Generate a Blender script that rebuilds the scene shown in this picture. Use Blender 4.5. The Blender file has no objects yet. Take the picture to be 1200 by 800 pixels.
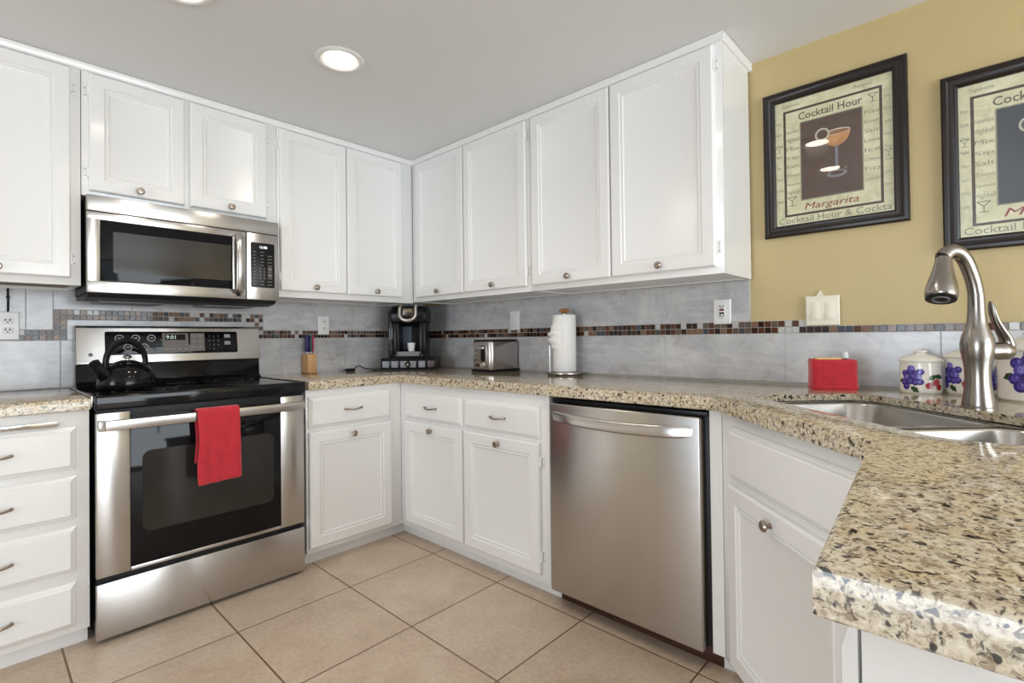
import bpy, bmesh, math, random
from mathutils import Vector, Matrix

random.seed(7)
S = bpy.context.scene
COL = S.collection
PI = math.pi

# ------------------------------------------------------------------ camera
cam = bpy.data.cameras.new('camera')
camo = bpy.data.objects.new('camera', cam)
COL.objects.link(camo)
CR, CU, CF = (0.681944, -0.731303, -0.012180), (0.000715, -0.015986, 0.999872), (0.731404, 0.681865, 0.010379)
M = Matrix(((CR[0], CU[0], -CF[0], -2.21247), (CR[1], CU[1], -CF[1], -2.93458), (CR[2], CU[2], -CF[2], 1.05970), (0, 0, 0, 1)))
camo.matrix_world = M
cam.sensor_width = 36
cam.lens = 17.68647
cam.shift_x = -0.000027
cam.shift_y = -0.008330
cam.clip_start = 0.02
S.camera = camo

# ------------------------------------------------------------------ world, lights, exposure
S.view_settings.view_transform = 'Standard'
S.view_settings.look = 'None'
S.view_settings.gamma = 1
S.view_settings.use_curve_mapping = False
S.view_settings.exposure = 0.27
W = bpy.data.worlds.new('world')
S.world = W
W.use_nodes = True
W.node_tree.nodes['Background'].inputs[0].default_value = (0.75, 0.87, 1.0, 1)
W.node_tree.nodes['Background'].inputs[1].default_value = 1.0
S.cycles.max_bounces = 8
S.cycles.diffuse_bounces = 5
S.cycles.glossy_bounces = 4
S.cycles.transparent_max_bounces = 8
S.cycles.sample_clamp_indirect = 6
S.cycles.use_denoising = True
S.cycles.caustics_reflective = False
S.cycles.caustics_refractive = False


def area(name, loc, direction, sx, sy, power, color):
    l = bpy.data.lights.new(name, 'AREA')
    l.shape = 'RECTANGLE'
    l.size, l.size_y = sx, sy
    l.energy = power
    l.color = color
    o = bpy.data.objects.new(name, l)
    o.location = loc
    o.rotation_euler = Vector(direction).to_track_quat('-Z', 'Z').to_euler()
    COL.objects.link(o)
    return o


# daylight through the big patio opening behind the camera and the side window
area('daylight_patio', (-1.75, -6.42, 1.1), (0, 1, 0.30), 2.9, 1.9, 112, (0.88, 0.95, 1.0))
area('daylight_window', (-6.92, -2.6, 1.2), (1, 0, 0.15), 4.0, 1.6, 150, (0.80, 0.90, 1.0))

H = 2.188          # ceiling height
ZC = 0.871         # worktop height
ZB = 0.828         # underside of worktop


# ------------------------------------------------------------------ node materials
class NT:
    def __init__(s, name):
        s.m = bpy.data.materials.new(name)
        s.m.use_nodes = True
        s.t = s.m.node_tree
        s.b = s.t.nodes['Principled BSDF']
        s.out = s.t.nodes['Material Output']

    def n(s, typ, **kw):
        x = s.t.nodes.new(typ)
        for k, v in kw.items():
            if k.startswith('i_'):
                x.inputs[k[2:].replace('_', ' ')].default_value = v
            else:
                setattr(x, k, v)
        return x

    def l(s, a, b):
        s.t.links.new(a, b)

    def coords(s, scale=(1, 1, 1), rot=(0, 0, 0), loc=(0, 0, 0), kind='Object'):
        tc = s.n('ShaderNodeTexCoord')
        mp = s.n('ShaderNodeMapping')
        mp.inputs['Scale'].default_value = scale
        mp.inputs['Rotation'].default_value = rot
        mp.inputs['Location'].default_value = loc
        s.l(tc.outputs[kind], mp.inputs[0])
        return mp.outputs[0]

    def noise(s, vec, scale, detail=3, rough=0.55, dist=0.0):
        x = s.n('ShaderNodeTexNoise')
        x.inputs['Scale'].default_value = scale
        x.inputs['Detail'].default_value = detail
        x.inputs['Roughness'].default_value = rough
        x.inputs['Distortion'].default_value = dist
        s.l(vec, x.inputs['Vector'])
        return x.outputs['Fac']

    def ramp(s, fac, stops, interp='LINEAR'):
        x = s.n('ShaderNodeValToRGB')
        x.color_ramp.interpolation = interp
        e = x.color_ramp.elements
        while len(e) < len(stops):
            e.new(0.5)
        for i, (p, c) in enumerate(stops):
            e[i].position = p
            e[i].color = (c[0], c[1], c[2], 1)
        s.l(fac, x.inputs[0])
        return x.outputs[0]

    def mix(s, fac, a, b, mode='MIX'):
        x = s.n('ShaderNodeMix', data_type='RGBA', blend_type=mode)
        for i, v in ((0, fac), (6, a), (7, b)):
            if isinstance(v, (int, float)):
                x.inputs[i].default_value = v
            elif isinstance(v, tuple):
                x.inputs[i].default_value = (v[0], v[1], v[2], 1)
            else:
                s.l(v, x.inputs[i])
        return x.outputs[2]

    def bump(s, h, strength=0.2, dist=0.002):
        x = s.n('ShaderNodeBump')
        x.inputs['Strength'].default_value = strength
        x.inputs['Distance'].default_value = dist
        s.l(h, x.inputs['Height'])
        s.l(x.outputs[0], s.b.inputs['Normal'])
        return x

    def set(s, **kw):
        for k, v in kw.items():
            k = k.replace('_', ' ')
            i = s.b.inputs[k]
            if hasattr(v, 'is_linked') or hasattr(v, 'links'):
                s.l(v, i)
            elif isinstance(v, tuple) and len(v) == 3:
                i.default_value = (v[0], v[1], v[2], 1)
            else:
                i.default_value = v
        return s


def srgb(r, g, b):
    f = lambda c: (c / 255 / 12.92) if c / 255 <= 0.04045 else ((c / 255 + 0.055) / 1.055) ** 2.4
    return (f(r), f(g), f(b))


def simple(name, col, rough=0.5, metal=0.0, var=0.06, scale=30, bump=0.0, **kw):
    """plain surface with a faint procedural unevenness"""
    t = NT(name)
    v = t.coords()
    f = t.noise(v, scale)
    lo = tuple(c * (1 - var) for c in col)
    hi = tuple(min(1, c * (1 + var)) for c in col)
    t.set(Base_Color=t.ramp(f, [(0.3, lo), (0.7, hi)]), Roughness=rough, Metallic=metal)
    if bump:
        t.bump(f, bump)
    t.set(**kw)
    return t.m


def mat_paint():
    t = NT('white_cabinet_paint')
    v = t.coords(scale=(26, 26, 2.2))
    f = t.noise(v, 3.0, 4, 0.6, 0.6)
    t.set(Base_Color=t.ramp(f, [(0.3, (0.815, 0.81, 0.80)), (0.7, (0.83, 0.825, 0.815))]), Roughness=0.15)
    t.bump(f, 0.10, 0.0010)
    return t.m


def mat_ceiling():
    t = NT('ceiling_paint')
    v = t.coords()
    f = t.noise(v, 55, 4)
    t.set(Base_Color=(0.73, 0.735, 0.74), Roughness=0.45)
    t.bump(f, 0.12, 0.002)
    return t.m


def mat_wall(name, col):
    t = NT(name)
    v = t.coords()
    f = t.noise(v, 90, 3)
    g = t.noise(v, 2.0, 2)
    t.set(Base_Color=t.ramp(g, [(0.3, tuple(c * 0.95 for c in col)), (0.7, tuple(c * 1.04 for c in col))]), Roughness=0.45)
    t.bump(f, 0.18, 0.002)
    return t.m


def mat_floor():
    t = NT('floor_tile')
    v = t.coords(loc=(1.107 + 0.447 * 10, 0.935 + 0.444 * 20, 0))
    br = t.n('ShaderNodeTexBrick', offset=0.0, squash=1.0)
    br.inputs['Scale'].default_value = 1.0
    br.inputs['Mortar Size'].default_value = 0.0032
    br.inputs['Mortar Smooth'].default_value = 0.15
    br.inputs['Brick Width'].default_value = 0.447
    br.inputs['Row Height'].default_value = 0.444
    br.inputs['Color1'].default_value = (0.0, 0.0, 0.0, 1)
    br.inputs['Color2'].default_value = (1, 1, 1, 1)
    br.inputs['Bias'].default_value = 0
    t.l(v, br.inputs['Vector'])
    w = t.coords()
    big = t.noise(w, 5.5, 4, 0.6, 0.4)
    fine = t.noise(w, 60, 5, 0.7)
    c = t.ramp(big, [(0.30, srgb(190, 168, 146)), (0.5, srgb(206, 185, 163)), (0.72, srgb(218, 200, 180))])
    c = t.mix(0.35, c, t.ramp(fine, [(0.35, srgb(176, 152, 130)), (0.65, srgb(222, 206, 188))]))
    c = t.mix(0.08, c, br.outputs['Color'], 'SOFT_LIGHT')
    c = t.mix(br.outputs['Fac'], c, srgb(120, 92, 70))
    t.set(Base_Color=c, Roughness=0.38)
    inv = t.n('ShaderNodeMath', operation='SUBTRACT')
    inv.inputs[0].default_value = 1.0
    t.l(br.outputs['Fac'], inv.inputs[1])
    ad = t.n('ShaderNodeMath', operation='MULTIPLY_ADD')
    t.l(fine, ad.inputs[0])
    ad.inputs[1].default_value = 0.25
    t.l(inv.outputs[0], ad.inputs[2])
    t.bump(ad.outputs[0], 0.35, 0.002)
    return t.m


def mat_granite():
    t = NT('granite')
    v = t.coords()
    n0 = t.noise(v, 120, 4, 0.65, 0.4)
    base = t.ramp(n0, [(0.34, srgb(160, 146, 126)), (0.46, srgb(202, 189, 166)), (0.56, srgb(216, 206, 186)), (0.70, srgb(230, 224, 212))])
    n1 = t.noise(v, 22, 3, 0.6, 0.5)
    base = t.mix(t.ramp(n1, [(0.45, (0, 0, 0)), (0.68, (0.55, 0.55, 0.55))]), base, srgb(202, 180, 138))
    n3 = t.noise(v, 96, 3, 0.65, 0.8)
    spk2 = t.ramp(n3, [(0.53, (0, 0, 0)), (0.62, (0.75, 0.75, 0.75))])
    c = t.mix(spk2, base, srgb(134, 114, 90))
    n2 = t.noise(v, 130, 3, 0.6, 0.6)
    spk = t.ramp(n2, [(0.56, (0, 0, 0)), (0.63, (0.85, 0.85, 0.85))])
    c = t.mix(spk, c, srgb(58, 46, 40))
    n4 = t.noise(v, 78, 2, 0.5, 0.4)
    c = t.mix(t.ramp(n4, [(0.61, (0, 0, 0)), (0.65, (0.95, 0.95, 0.95))]), c, srgb(40, 32, 30))
    t.set(Base_Color=c, Roughness=0.06)
    return t.m


def mat_tile():
    t = NT('marble_look_tile')
    v = t.coords(rot=(0.6, 0.5, 0.6), scale=(1, 1, 1))
    n1 = t.noise(v, 4.0, 6, 0.62, 1.3)
    v2 = t.coords(rot=(0.85, 0.85, 0.2), scale=(5, 5, 30))
    w = t.noise(v2, 1.0, 6, 0.62, 1.2)
    c = t.ramp(n1, [(0.3, srgb(166, 166, 171)), (0.5, srgb(186, 186, 189)), (0.7, srgb(204, 203, 202))])
    c = t.mix(t.ramp(w, [(0.48, (0, 0, 0)), (0.72, (0.6, 0.6, 0.6))]), c, srgb(214, 212, 209))
    c = t.mix(t.ramp(t.noise(v, 9, 4, 0.6, 2.0), [(0.55, (0, 0, 0)), (0.72, (0.5, 0.5, 0.5))]), c, srgb(158, 150, 144))
    t.set(Base_Color=c, Roughness=0.2)
    return t.m


def mat_steel(name, col=(0.54, 0.52, 0.50), rough=0.27, aniso=0.75, vertical=False):
    t = NT(name)
    v = t.coords(scale=(2, 2, 260) if not vertical else (200, 200, 2))
    f = t.noise(v, 4, 3, 0.6)
    t.set(Base_Color=t.ramp(f, [(0.3, tuple(c * 0.95 for c in col)), (0.7, tuple(min(1, c * 1.05) for c in col))]), Metallic=1.0, Roughness=rough)
    if aniso:
        tg = t.n('ShaderNodeTangent', direction_type='RADIAL', axis='Z')
        t.l(tg.outputs[0], t.b.inputs['Tangent'])
        t.b.inputs['Anisotropic'].default_value = aniso
        t.b.inputs['Anisotropic Rotation'].default_value = 0.25
    return t.m


def mat_emit(name, col, strength):
    t = NT(name)
    t.set(Base_Color=(0.9, 0.9, 0.9), Emission_Color=col, Emission_Strength=strength)
    return t.m


def mat_pane():
    t = NT('clear_glass_pane')
    tr = t.n('ShaderNodeBsdfTransparent')
    gl = t.n('ShaderNodeBsdfGlossy')
    gl.inputs['Roughness'].default_value = 0.02
    fr = t.n('ShaderNodeFresnel')
    fr.inputs['IOR'].default_value = 1.72   # both faces of the pane together
    mx = t.n('ShaderNodeMixShader')
    ge = t.n('ShaderNodeNewGeometry')
    iv = t.n('ShaderNodeMath', operation='SUBTRACT')
    iv.inputs[0].default_value = 1.0
    t.l(ge.outputs['Backfacing'], iv.inputs[1])
    ml = t.n('ShaderNodeMath', operation='MULTIPLY')
    t.l(iv.outputs[0], ml.inputs[0])
    t.l(fr.outputs[0], ml.inputs[1])
    t.l(ml.outputs[0], mx.inputs[0])
    t.l(tr.outputs[0], mx.inputs[1])
    t.l(gl.outputs[0], mx.inputs[2])
    t.l(mx.outputs[0], t.out.inputs[0])
    return t.m


def mat_cloth(name, col, scale=300):
    t = NT(name)
    v = t.coords(rot=(0, 0, 0))
    n = t.noise(v, 30, 3)
    w = t.n('ShaderNodeTexWave', wave_type='BANDS', bands_direction='X')
    w.inputs['Scale'].default_value = scale / 6.0
    w.inputs['Distortion'].default_value = 0.5
    t.l(v, w.inputs['Vector'])
    w2 = t.n('ShaderNodeTexWave', wave_type='BANDS', bands_direction='Z')
    w2.inputs['Scale'].default_value = scale / 8.0
    w2.inputs['Distortion'].default_value = 0.5
    t.l(v, w2.inputs['Vector'])
    mx = t.n('ShaderNodeMath', operation='ADD')
    t.l(w.outputs['Fac'], mx.inputs[0])
    t.l(w2.outputs['Fac'], mx.inputs[1])
    t.set(Base_Color=t.ramp(n, [(0.3, tuple(c * 0.88 for c in col)), (0.7, tuple(min(1, c * 1.1) for c in col))]), Roughness=0.9)
    t.b.inputs['Sheen Weight'].default_value = 0.3
    t.bump(mx.outputs[0], 0.5, 0.0015)
    return t.m


def mat_wood(name, c1, c2, rough=0.5, scale=(3, 40, 40)):
    t = NT(name)
    v = t.coords(scale=scale)
    f = t.noise(v, 2.0, 5, 0.6, 0.8)
    t.set(Base_Color=t.ramp(f, [(0.3, c1), (0.7, c2)]), Roughness=rough)
    return t.m


def mat_paper():
    t = NT('aged_paper_print')
    v = t.coords()
    f = t.noise(v, 14, 5, 0.7, 1.0)
    t.set(Base_Color=t.ramp(f, [(0.3, srgb(196, 192, 152)), (0.55, srgb(222, 218, 182)), (0.75, srgb(236, 234, 210))]), Roughness=0.6)
    return t.m


PAINT = mat_paint()
CEIL = mat_ceiling()
YELLOW = mat_wall('mustard_wall_paint', srgb(192, 172, 124))
BEIGE = mat_wall('beige_wall_paint', srgb(196, 184, 160))
FLOOR = mat_floor()
GRAN = mat_granite()
TILE = mat_tile()
GROUT = simple('grout', srgb(186, 184, 180), 0.8, bump=0.1)
STEEL = mat_steel('brushed_stainless_steel')
STEELV = mat_steel('satin_steel_curved', (0.54, 0.51, 0.49), 0.24, 0.0)
SINKS = mat_steel('sink_steel', (0.44, 0.42, 0.39), 0.26, 0.0)
NICKEL = mat_steel('brushed_nickel', (0.31, 0.285, 0.26), 0.24, 0.0)
BRONZE = mat_steel('aged_nickel_knob', (0.36, 0.30, 0.25), 0.28, 0.0)
CHROME = simple('chrome', (0.75, 0.75, 0.76), 0.08, 1.0, 0.02)
BGLASS = simple('black_glass', (0.005, 0.005, 0.006), 0.05, 0, 0.1, Specular_IOR_Level=0.22)
SMOKE = simple('smoked_window_glass', (0.022, 0.019, 0.017), 0.10, 0, 0.15, 8)
BLACK = simple('black_plastic', (0.008, 0.008, 0.009), 0.28, 0, 0.15, Specular_IOR_Level=0.22)
ENAMEL = simple('black_enamel', (0.006, 0.006, 0.007), 0.09, 0, 0.1, Specular_IOR_Level=0.28)
DARK = simple('dark_sheet_metal', (0.02, 0.02, 0.022), 0.5, 0.3, 0.15)
GREY = simple('grey_plastic', (0.20, 0.20, 0.20), 0.4, 0, 0.08)
SILVERP = simple('silver_plastic', (0.55, 0.52, 0.47), 0.3, 0.6, 0.05)
PANELG = simple('warm_grey_keypad', (0.16, 0.135, 0.12), 0.35, 0, 0.08)
MARK = simple('pale_print', (0.34, 0.33, 0.32), 0.6, 0, 0.05)
WHITEP = simple('white_plastic', (0.80, 0.80, 0.79), 0.3, 0, 0.03)
IVORY = simple('ivory_plastic', (0.78, 0.73, 0.60), 0.35, 0, 0.03)
SLOT = simple('dark_slot', (0.03, 0.025, 0.025), 0.6, 0, 0.1)
RED = mat_cloth('red_ribbed_cloth', srgb(190, 36, 50))
TOEWOOD = mat_wood('dark_toe_kick_wood', srgb(52, 28, 20), srgb(84, 48, 34))
UNDERSHADE = mat_wood('shade_brown_underside', srgb(110, 88, 62), srgb(140, 114, 84))  # brown colour stands in for the shaded band under the left wall cabinet
BLOCKW = mat_wood('knife_block_wood', srgb(186, 140, 92), srgb(214, 168, 118), 0.45, (60, 60, 3))
KNOBW = mat_wood('brown_wood_finial', srgb(140, 96, 60), srgb(178, 130, 86))
FRAMEM = mat_wood('black_brown_frame', srgb(12, 7, 6), srgb(30, 14, 10), 0.34, (20, 20, 20))
CERAM = simple('white_glazed_ceramic', (0.84, 0.81, 0.75), 0.10, 0, 0.02)
PAPER = mat_paper()
PAPERW = simple('white_paper_towel', (0.86, 0.85, 0.83), 0.9, 0, 0.03, 60, 0.3)
PANE = mat_pane()


# ------------------------------------------------------------------ mesh builder
class MB:
    def __init__(s):
        s.bm = bmesh.new()

    def _merge(s, tb, m, M=None):
        if M is not None:
            bmesh.ops.transform(tb, matrix=M, verts=tb.verts)
        for f in tb.faces:
            f.material_index = m
        me = bpy.data.meshes.new('tmp')
        tb.to_mesh(me)
        tb.free()
        n0 = len(s.bm.faces)
        s.bm.from_mesh(me)
        bpy.data.meshes.remove(me)
        return s

    def box(s, x0, x1, y0, y1, z0, z1, bev=0.0, m=0, seg=2, M=None):
        tb = bmesh.new()
        bmesh.ops.create_cube(tb, size=1)
        for v in tb.verts:
            v.co = Vector(((x0 + x1) / 2 + v.co.x * (x1 - x0), (y0 + y1) / 2 + v.co.y * (y1 - y0), (z0 + z1) / 2 + v.co.z * (z1 - z0)))
        if bev:
            bmesh.ops.bevel(tb, geom=tb.edges[:], offset=bev, segments=seg, profile=0.5, affect='EDGES')
        return s._merge(tb, m, M)

    def prism(s, pts, a0, a1, axis='z', bev=0.0, m=0, M=None, seg=2):
        """closed 2D outline extruded along an axis: z -> (x,y), y -> (x,z), x -> (y,z)"""
        tb = bmesh.new()
        f3 = {'z': lambda p, a: (p[0], p[1], a), 'y': lambda p, a: (p[0], a, p[1]), 'x': lambda p, a: (a, p[0], p[1])}[axis]
        A = [tb.verts.new(f3(p, a0)) for p in pts]
        B = [tb.verts.new(f3(p, a1)) for p in pts]
        n = len(pts)
        tb.faces.new(A)
        tb.faces.new(B[::-1])
        for i in range(n):
            tb.faces.new((A[i], B[i], B[(i + 1) % n], A[(i + 1) % n]))
        bmesh.ops.recalc_face_normals(tb, faces=tb.faces[:])
        if bev:
            bmesh.ops.bevel(tb, geom=tb.edges[:], offset=bev, segments=seg, profile=0.5, affect='EDGES')
        return s._merge(tb, m, M)

    def lathe(s, prof, c=(0, 0, 0), seg=32, m=0, M=None, sx=1.0, sy=1.0):
        """(r, z) profile turned around z at c; r = 0 closes the end"""
        tb = bmesh.new()
        rows = []
        for r, z in prof:
            if r < 1e-6:
                rows.append([tb.verts.new((0, 0, z))])
            else:
                rows.append([tb.verts.new((r * sx * math.cos(2 * PI * k / seg), r * sy * math.sin(2 * PI * k / seg), z)) for k in range(seg)])
        for a, b in zip(rows, rows[1:]):
            for k in range(seg):
                k2 = (k + 1) % seg
                if len(a) == 1 and len(b) == 1:
                    continue
                if len(a) == 1:
                    tb.faces.new((a[0], b[k], b[k2]))
                elif len(b) == 1:
                    tb.faces.new((a[k], b[0], a[k2]))
                else:
                    tb.faces.new((a[k], b[k], b[k2], a[k2]))
        bmesh.ops.recalc_face_normals(tb, faces=tb.faces[:])
        T = Matrix.Translation(c)
        return s._merge(tb, m, (M @ T) if M is not None else T)

    def tube(s, path, rad, seg=12, m=0, M=None, cap=True, closed=False):
        tb = bmesh.new()
        P = [Vector(p) for p in path]
        n = len(P)
        R = rad if isinstance(rad, (list, tuple)) else [rad] * n
        rings = []
        up = None
        for i in range(n):
            if closed:
                d = (P[(i + 1) % n] - P[i - 1]).normalized()
            else:
                d = (P[min(i + 1, n - 1)] - P[max(i - 1, 0)]).normalized()
            if up is None:
                up = Vector((0, 0, 1)) if abs(d.z) < 0.9 else Vector((1, 0, 0))
            a = d.cross(up)
            if a.length < 1e-5:
                a = d.orthogonal()
            a.normalize()
            b = a.cross(d).normalized()
            up = b
            r = R[i]
            ra, rb = r if isinstance(r, tuple) else (r, r)
            rings.append([tb.verts.new(P[i] + a * ra * math.cos(2 * PI * k / seg) + b * rb * math.sin(2 * PI * k / seg)) for k in range(seg)])
        pairs = list(zip(rings, rings[1:])) + ([(rings[-1], rings[0])] if closed else [])
        for A, B in pairs:
            for k in range(seg):
                tb.faces.new((A[k], B[k], B[(k + 1) % seg], A[(k + 1) % seg]))
        if cap and not closed:
            tb.faces.new(rings[0])
            tb.faces.new(rings[-1][::-1])
        bmesh.ops.recalc_face_normals(tb, faces=tb.faces[:])
        return s._merge(tb, m, M)

    def rings(s, x0, x1, z0, z1, prof, back=0.0, m=0, M=None):
        """board with nested rectangular mouldings on its front: prof = [(inset, y), ...]"""
        tb = bmesh.new()
        loops = []
        for ins, y in [(0, back)] + list(prof):
            loops.append([tb.verts.new(p) for p in ((x0 + ins, y, z0 + ins), (x1 - ins, y, z0 + ins), (x1 - ins, y, z1 - ins), (x0 + ins, y, z1 - ins))])
        for A, B in zip(loops, loops[1:]):
            for k in range(4):
                tb.faces.new((A[k], A[(k + 1) % 4], B[(k + 1) % 4], B[k]))
        tb.faces.new(loops[-1])
        tb.faces.new(loops[0][::-1])
        bmesh.ops.recalc_face_normals(tb, faces=tb.faces[:])
        return s._merge(tb, m, M)

    def poly(s, pts, m=0, M=None):
        tb = bmesh.new()
        tb.faces.new([tb.verts.new(p) for p in pts])
        return s._merge(tb, m, M)

    def mesh(s, verts, faces, m=0, M=None):
        tb = bmesh.new()
        V = [tb.verts.new(v) for v in verts]
        for f in faces:
            try:
                tb.faces.new([V[i] for i in f])
            except ValueError:
                pass
        return s._merge(tb, m, M)

    def text(s, body, size, M, m=0, depth=0.0, shear=0.0, align='CENTER', width=None, bold=0.0):
        cu = bpy.data.curves.new('tmp', 'FONT')
        cu.body = body
        cu.size = size
        cu.extrude = depth
        cu.shear = shear
        cu.align_x = align
        cu.offset = bold * size
        cu.resolution_u = 2
        o = bpy.data.objects.new('tmp', cu)
        COL.objects.link(o)
        dg = bpy.context.evaluated_depsgraph_get()
        dg.update()
        me = bpy.data.meshes.new_from_object(o.evaluated_get(dg))
        bpy.data.objects.remove(o)
        bpy.data.curves.remove(cu)
        tb = bmesh.new()
        tb.from_mesh(me)
        bpy.data.meshes.remove(me)
        if width and tb.verts:
            xs = [v.co.x for v in tb.verts]
            k = width / (max(xs) - min(xs))
            for v in tb.verts:
                v.co.x *= k
        return s._merge(tb, m, M)

    def build(s, name, mats, parent=None, off=(0, 0, 0), smooth=True, angle=38):
        if not isinstance(mats, (list, tuple)):
            mats = [mats]
        bm = s.bm
        if any(off):
            bmesh.ops.translate(bm, vec=(-off[0], -off[1], -off[2]), verts=bm.verts)
        me = bpy.data.meshes.new(name)
        bm.to_mesh(me)
        bm.free()
        for x in mats:
            me.materials.append(x)
        if smooth:
            me.shade_smooth()
            me.set_sharp_from_angle(angle=math.radians(angle))
        o = bpy.data.objects.new(name, me)
        COL.objects.link(o)
        if parent is not None:
            o.parent = parent
        return o


def face_text_M(x, y, z):
    """text lying in the x-z plane, readable from -y"""
    return Matrix.Translation((x, y, z)) @ Matrix.Rotation(PI / 2, 4, 'X')


# wall frames: local x runs to the viewer's right along the wall, local -y comes out of it
ROT = {'A': 0.0, 'B': -PI / 2, 'D': -3 * PI / 4}
ORG = {'A': Vector((0, 0, 0)), 'B': Vector((0, 0, 0)), 'D': Vector((-0.655, -2.325, 0))}


class Thing:
    """an Empty at the thing's base that parents its parts; shapes are given in the wall frame fr and re-based here"""

    def __init__(s, name, label, cat, base=(0, 0, 0), fr='A', group=None, rot=None):
        s.base = Vector(base)
        s.o = bpy.data.objects.new(name, None)
        s.o.empty_display_size = 0.05
        COL.objects.link(s.o)
        a = ROT[fr]
        s.o.location = ORG[fr] + Matrix.Rotation(a, 3, 'Z') @ s.base
        s.o.rotation_euler = (0, 0, a if rot is None else rot)
        s.o['label'] = label
        s.o['category'] = cat
        if group:
            s.o['group'] = group

    def part(s, name, mb, mats, parent=None, label=None, **kw):
        o = mb.build(name, mats, parent or s.o, tuple(s.base), **kw)
        if label:
            o['label'] = label
        return o


def tag(o, label, cat, group=None):
    o['label'] = label
    o['category'] = cat
    if group:
        o['group'] = group
    return o


def struct(name, mb, mats, fr='A', **kw):
    o = mb.build(name, mats, **kw)
    o.location = ORG[fr]
    o.rotation_euler = (0, 0, ROT[fr])
    o['kind'] = 'structure'
    return o


# ------------------------------------------------------------------ room shell
XL, YF = -7.0, -6.5
struct('floor', MB().box(XL - 0.1, 0.1, YF - 0.1, 0.1, -0.08, 0.0), FLOOR)
struct('ceiling', MB().box(XL - 0.1, 0.1, YF - 0.1, 0.1, H, H + 0.08), CEIL)
struct('wall_right', MB().box(0, 0.1, YF - 0.1, 0.1, 0, H), YELLOW)
struct('wall_back', MB().box(XL - 0.1, 0, 0, 0.1, 0, H), BEIGE)
w = MB()   # side wall with a window opening
w.box(XL - 0.1, XL, YF, -4.70, 0, H).box(XL - 0.1, XL, -0.50, 0, 0, H)
w.box(XL - 0.1, XL, -4.70, -0.50, 0, 0.35).box(XL - 0.1, XL, -4.70, -0.50, 2.05, H)
struct('wall_left', w, BEIGE)
w = MB()   # wall behind the camera with the patio opening
w.box(XL, -3.75, YF - 0.1, YF, 0, H).box(-0.25, 0, YF - 0.1, YF, 0, H)
w.box(-3.75, -0.25, YF - 0.1, YF, 2.1, H).box(-3.75, -0.25, YF - 0.1, YF, 0, 0.1)
struct('wall_front', w, BEIGE)
w = MB()
for y in (-4.70, -3.30, -1.92, -0.55):
    w.box(XL - 0.08, XL - 0.02, y, y + 0.05, 0.35, 2.05, 0.004)
w.box(XL - 0.08, XL - 0.02, -4.70, -0.50, 0.35, 0.40, 0.004).box(XL - 0.08, XL - 0.02, -4.70, -0.50, 2.0, 2.05, 0.004)
struct('window_1', w, WHITEP)
w = MB()
for x in (-3.75, -2.03, -0.31):
    w.box(x, x + 0.06, YF - 0.08, YF - 0.02, 0.1, 2.1, 0.004)
w.box(-3.75, -0.25, YF - 0.08, YF - 0.02, 0.1, 0.16, 0.004).box(-3.75, -0.25, YF - 0.08, YF - 0.02, 2.04, 2.1, 0.004)
struct('window_2', w, WHITEP)

# ------------------------------------------------------------------ tiled backsplash (pattern lives in one mesh per wall)
MOS = [simple('mosaic_%s' % n, srgb(*c), 0.06, 0, 0.12, 200, Specular_IOR_Level=0.28) for n, c, r in (
    ('espresso', (46, 26, 20), 0.12), ('chocolate', (84, 50, 34), 0.15), ('tan', (122, 94, 74), 0.3),
    ('taupe', (98, 84, 76), 0.25), ('slate', (70, 72, 80), 0.15), ('silver', (186, 184, 182), 0.2))]


def mosaic(mb, x0, z0, nx, nz, p, wts=(25, 26, 17, 15, 10, 7)):
    g = 0.0022
    for i in range(nx):
        for j in range(nz):
            k = random.choices(range(6), wts)[0]
            mb.box(x0 + i * p + g / 2, x0 + (i + 1) * p - g / 2, -0.0125, -0.007, z0 + j * p + g / 2, z0 + (j + 1) * p - g / 2, 0.001, 2 + k, 1)


def tiles(mb, x0, x1, z0, z1, joints, g=0.0022):
    xs = [x0] + sorted(j for j in joints if x0 + 0.01 < j < x1 - 0.01) + [x1]
    for a, b in zip(xs, xs[1:]):
        mb.box(a + g / 2, b - g / 2, -0.0115, -0.006, z0 + g / 2, z1 - g / 2, 0.0012, 1, 1)


UZ = 1.292   # underside of the wall cabinets
mb = MB()
mb.box(0.0, 2.234, -0.010, 0, ZC, UZ, 0, 0).box(2.234, 3.6, -0.010, 0, ZC, 1.0915, 0, 0).box(2.234, 2.44, -0.010, 0, 1.09, 1.117, 0, 0)
pB, zB = 0.0253, 1.066
tiles(mb, 0.012, 3.6, ZC, zB, [0.36, 0.86, 1.358, 1.857, 2.363, 2.836, 3.33])
tiles(mb, 0.012, 2.234, zB + 2 * pB, UZ, [0.127, 0.627, 1.127, 1.627, 2.128])
nB = int((2.436 - 0.012) / pB)
mosaic(mb, 0.012, zB, nB, 2, pB)
mosaic(mb, 0.012 + nB * pB, zB, 46, 1, pB)
struct('trim_1', mb, [GROUT, TILE] + MOS, 'B')
mb = MB()
mb.box(-2.75, 0, -0.010, 0, ZC - 0.003, UZ + 0.08, 0, 0)
pA, zA = 0.0222, 1.075
zt = zA + 2 * pA
xl, xr = -1.975, -1.160
nW = int(round((xr + 2 * pA - xl) / pA))
xr = xl + (nW - 2) * pA
tiles(mb, -2.75, xr, ZC - 0.003, zA, [-2.45, -1.952, -1.5])
tiles(mb, xl + 2 * pA, xr, zA, zA + 4 * pA, [-1.5], 0.0005)
tiles(mb, xr, -0.012, ZC - 0.003, zA, [-1.008, -0.66, -0.321])
tiles(mb, -2.75, xl, zt, UZ + 0.08, [-2.30, -2.06])
tiles(mb, xl, xr + 2 * pA, zA + 6 * pA, UZ + 0.08, [-1.70, -1.25])
tiles(mb, xr + 2 * pA, -0.012, zt, UZ + 0.08, [-0.75, -0.25])
GL = (24, 16, 12, 10, 22, 16)
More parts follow.
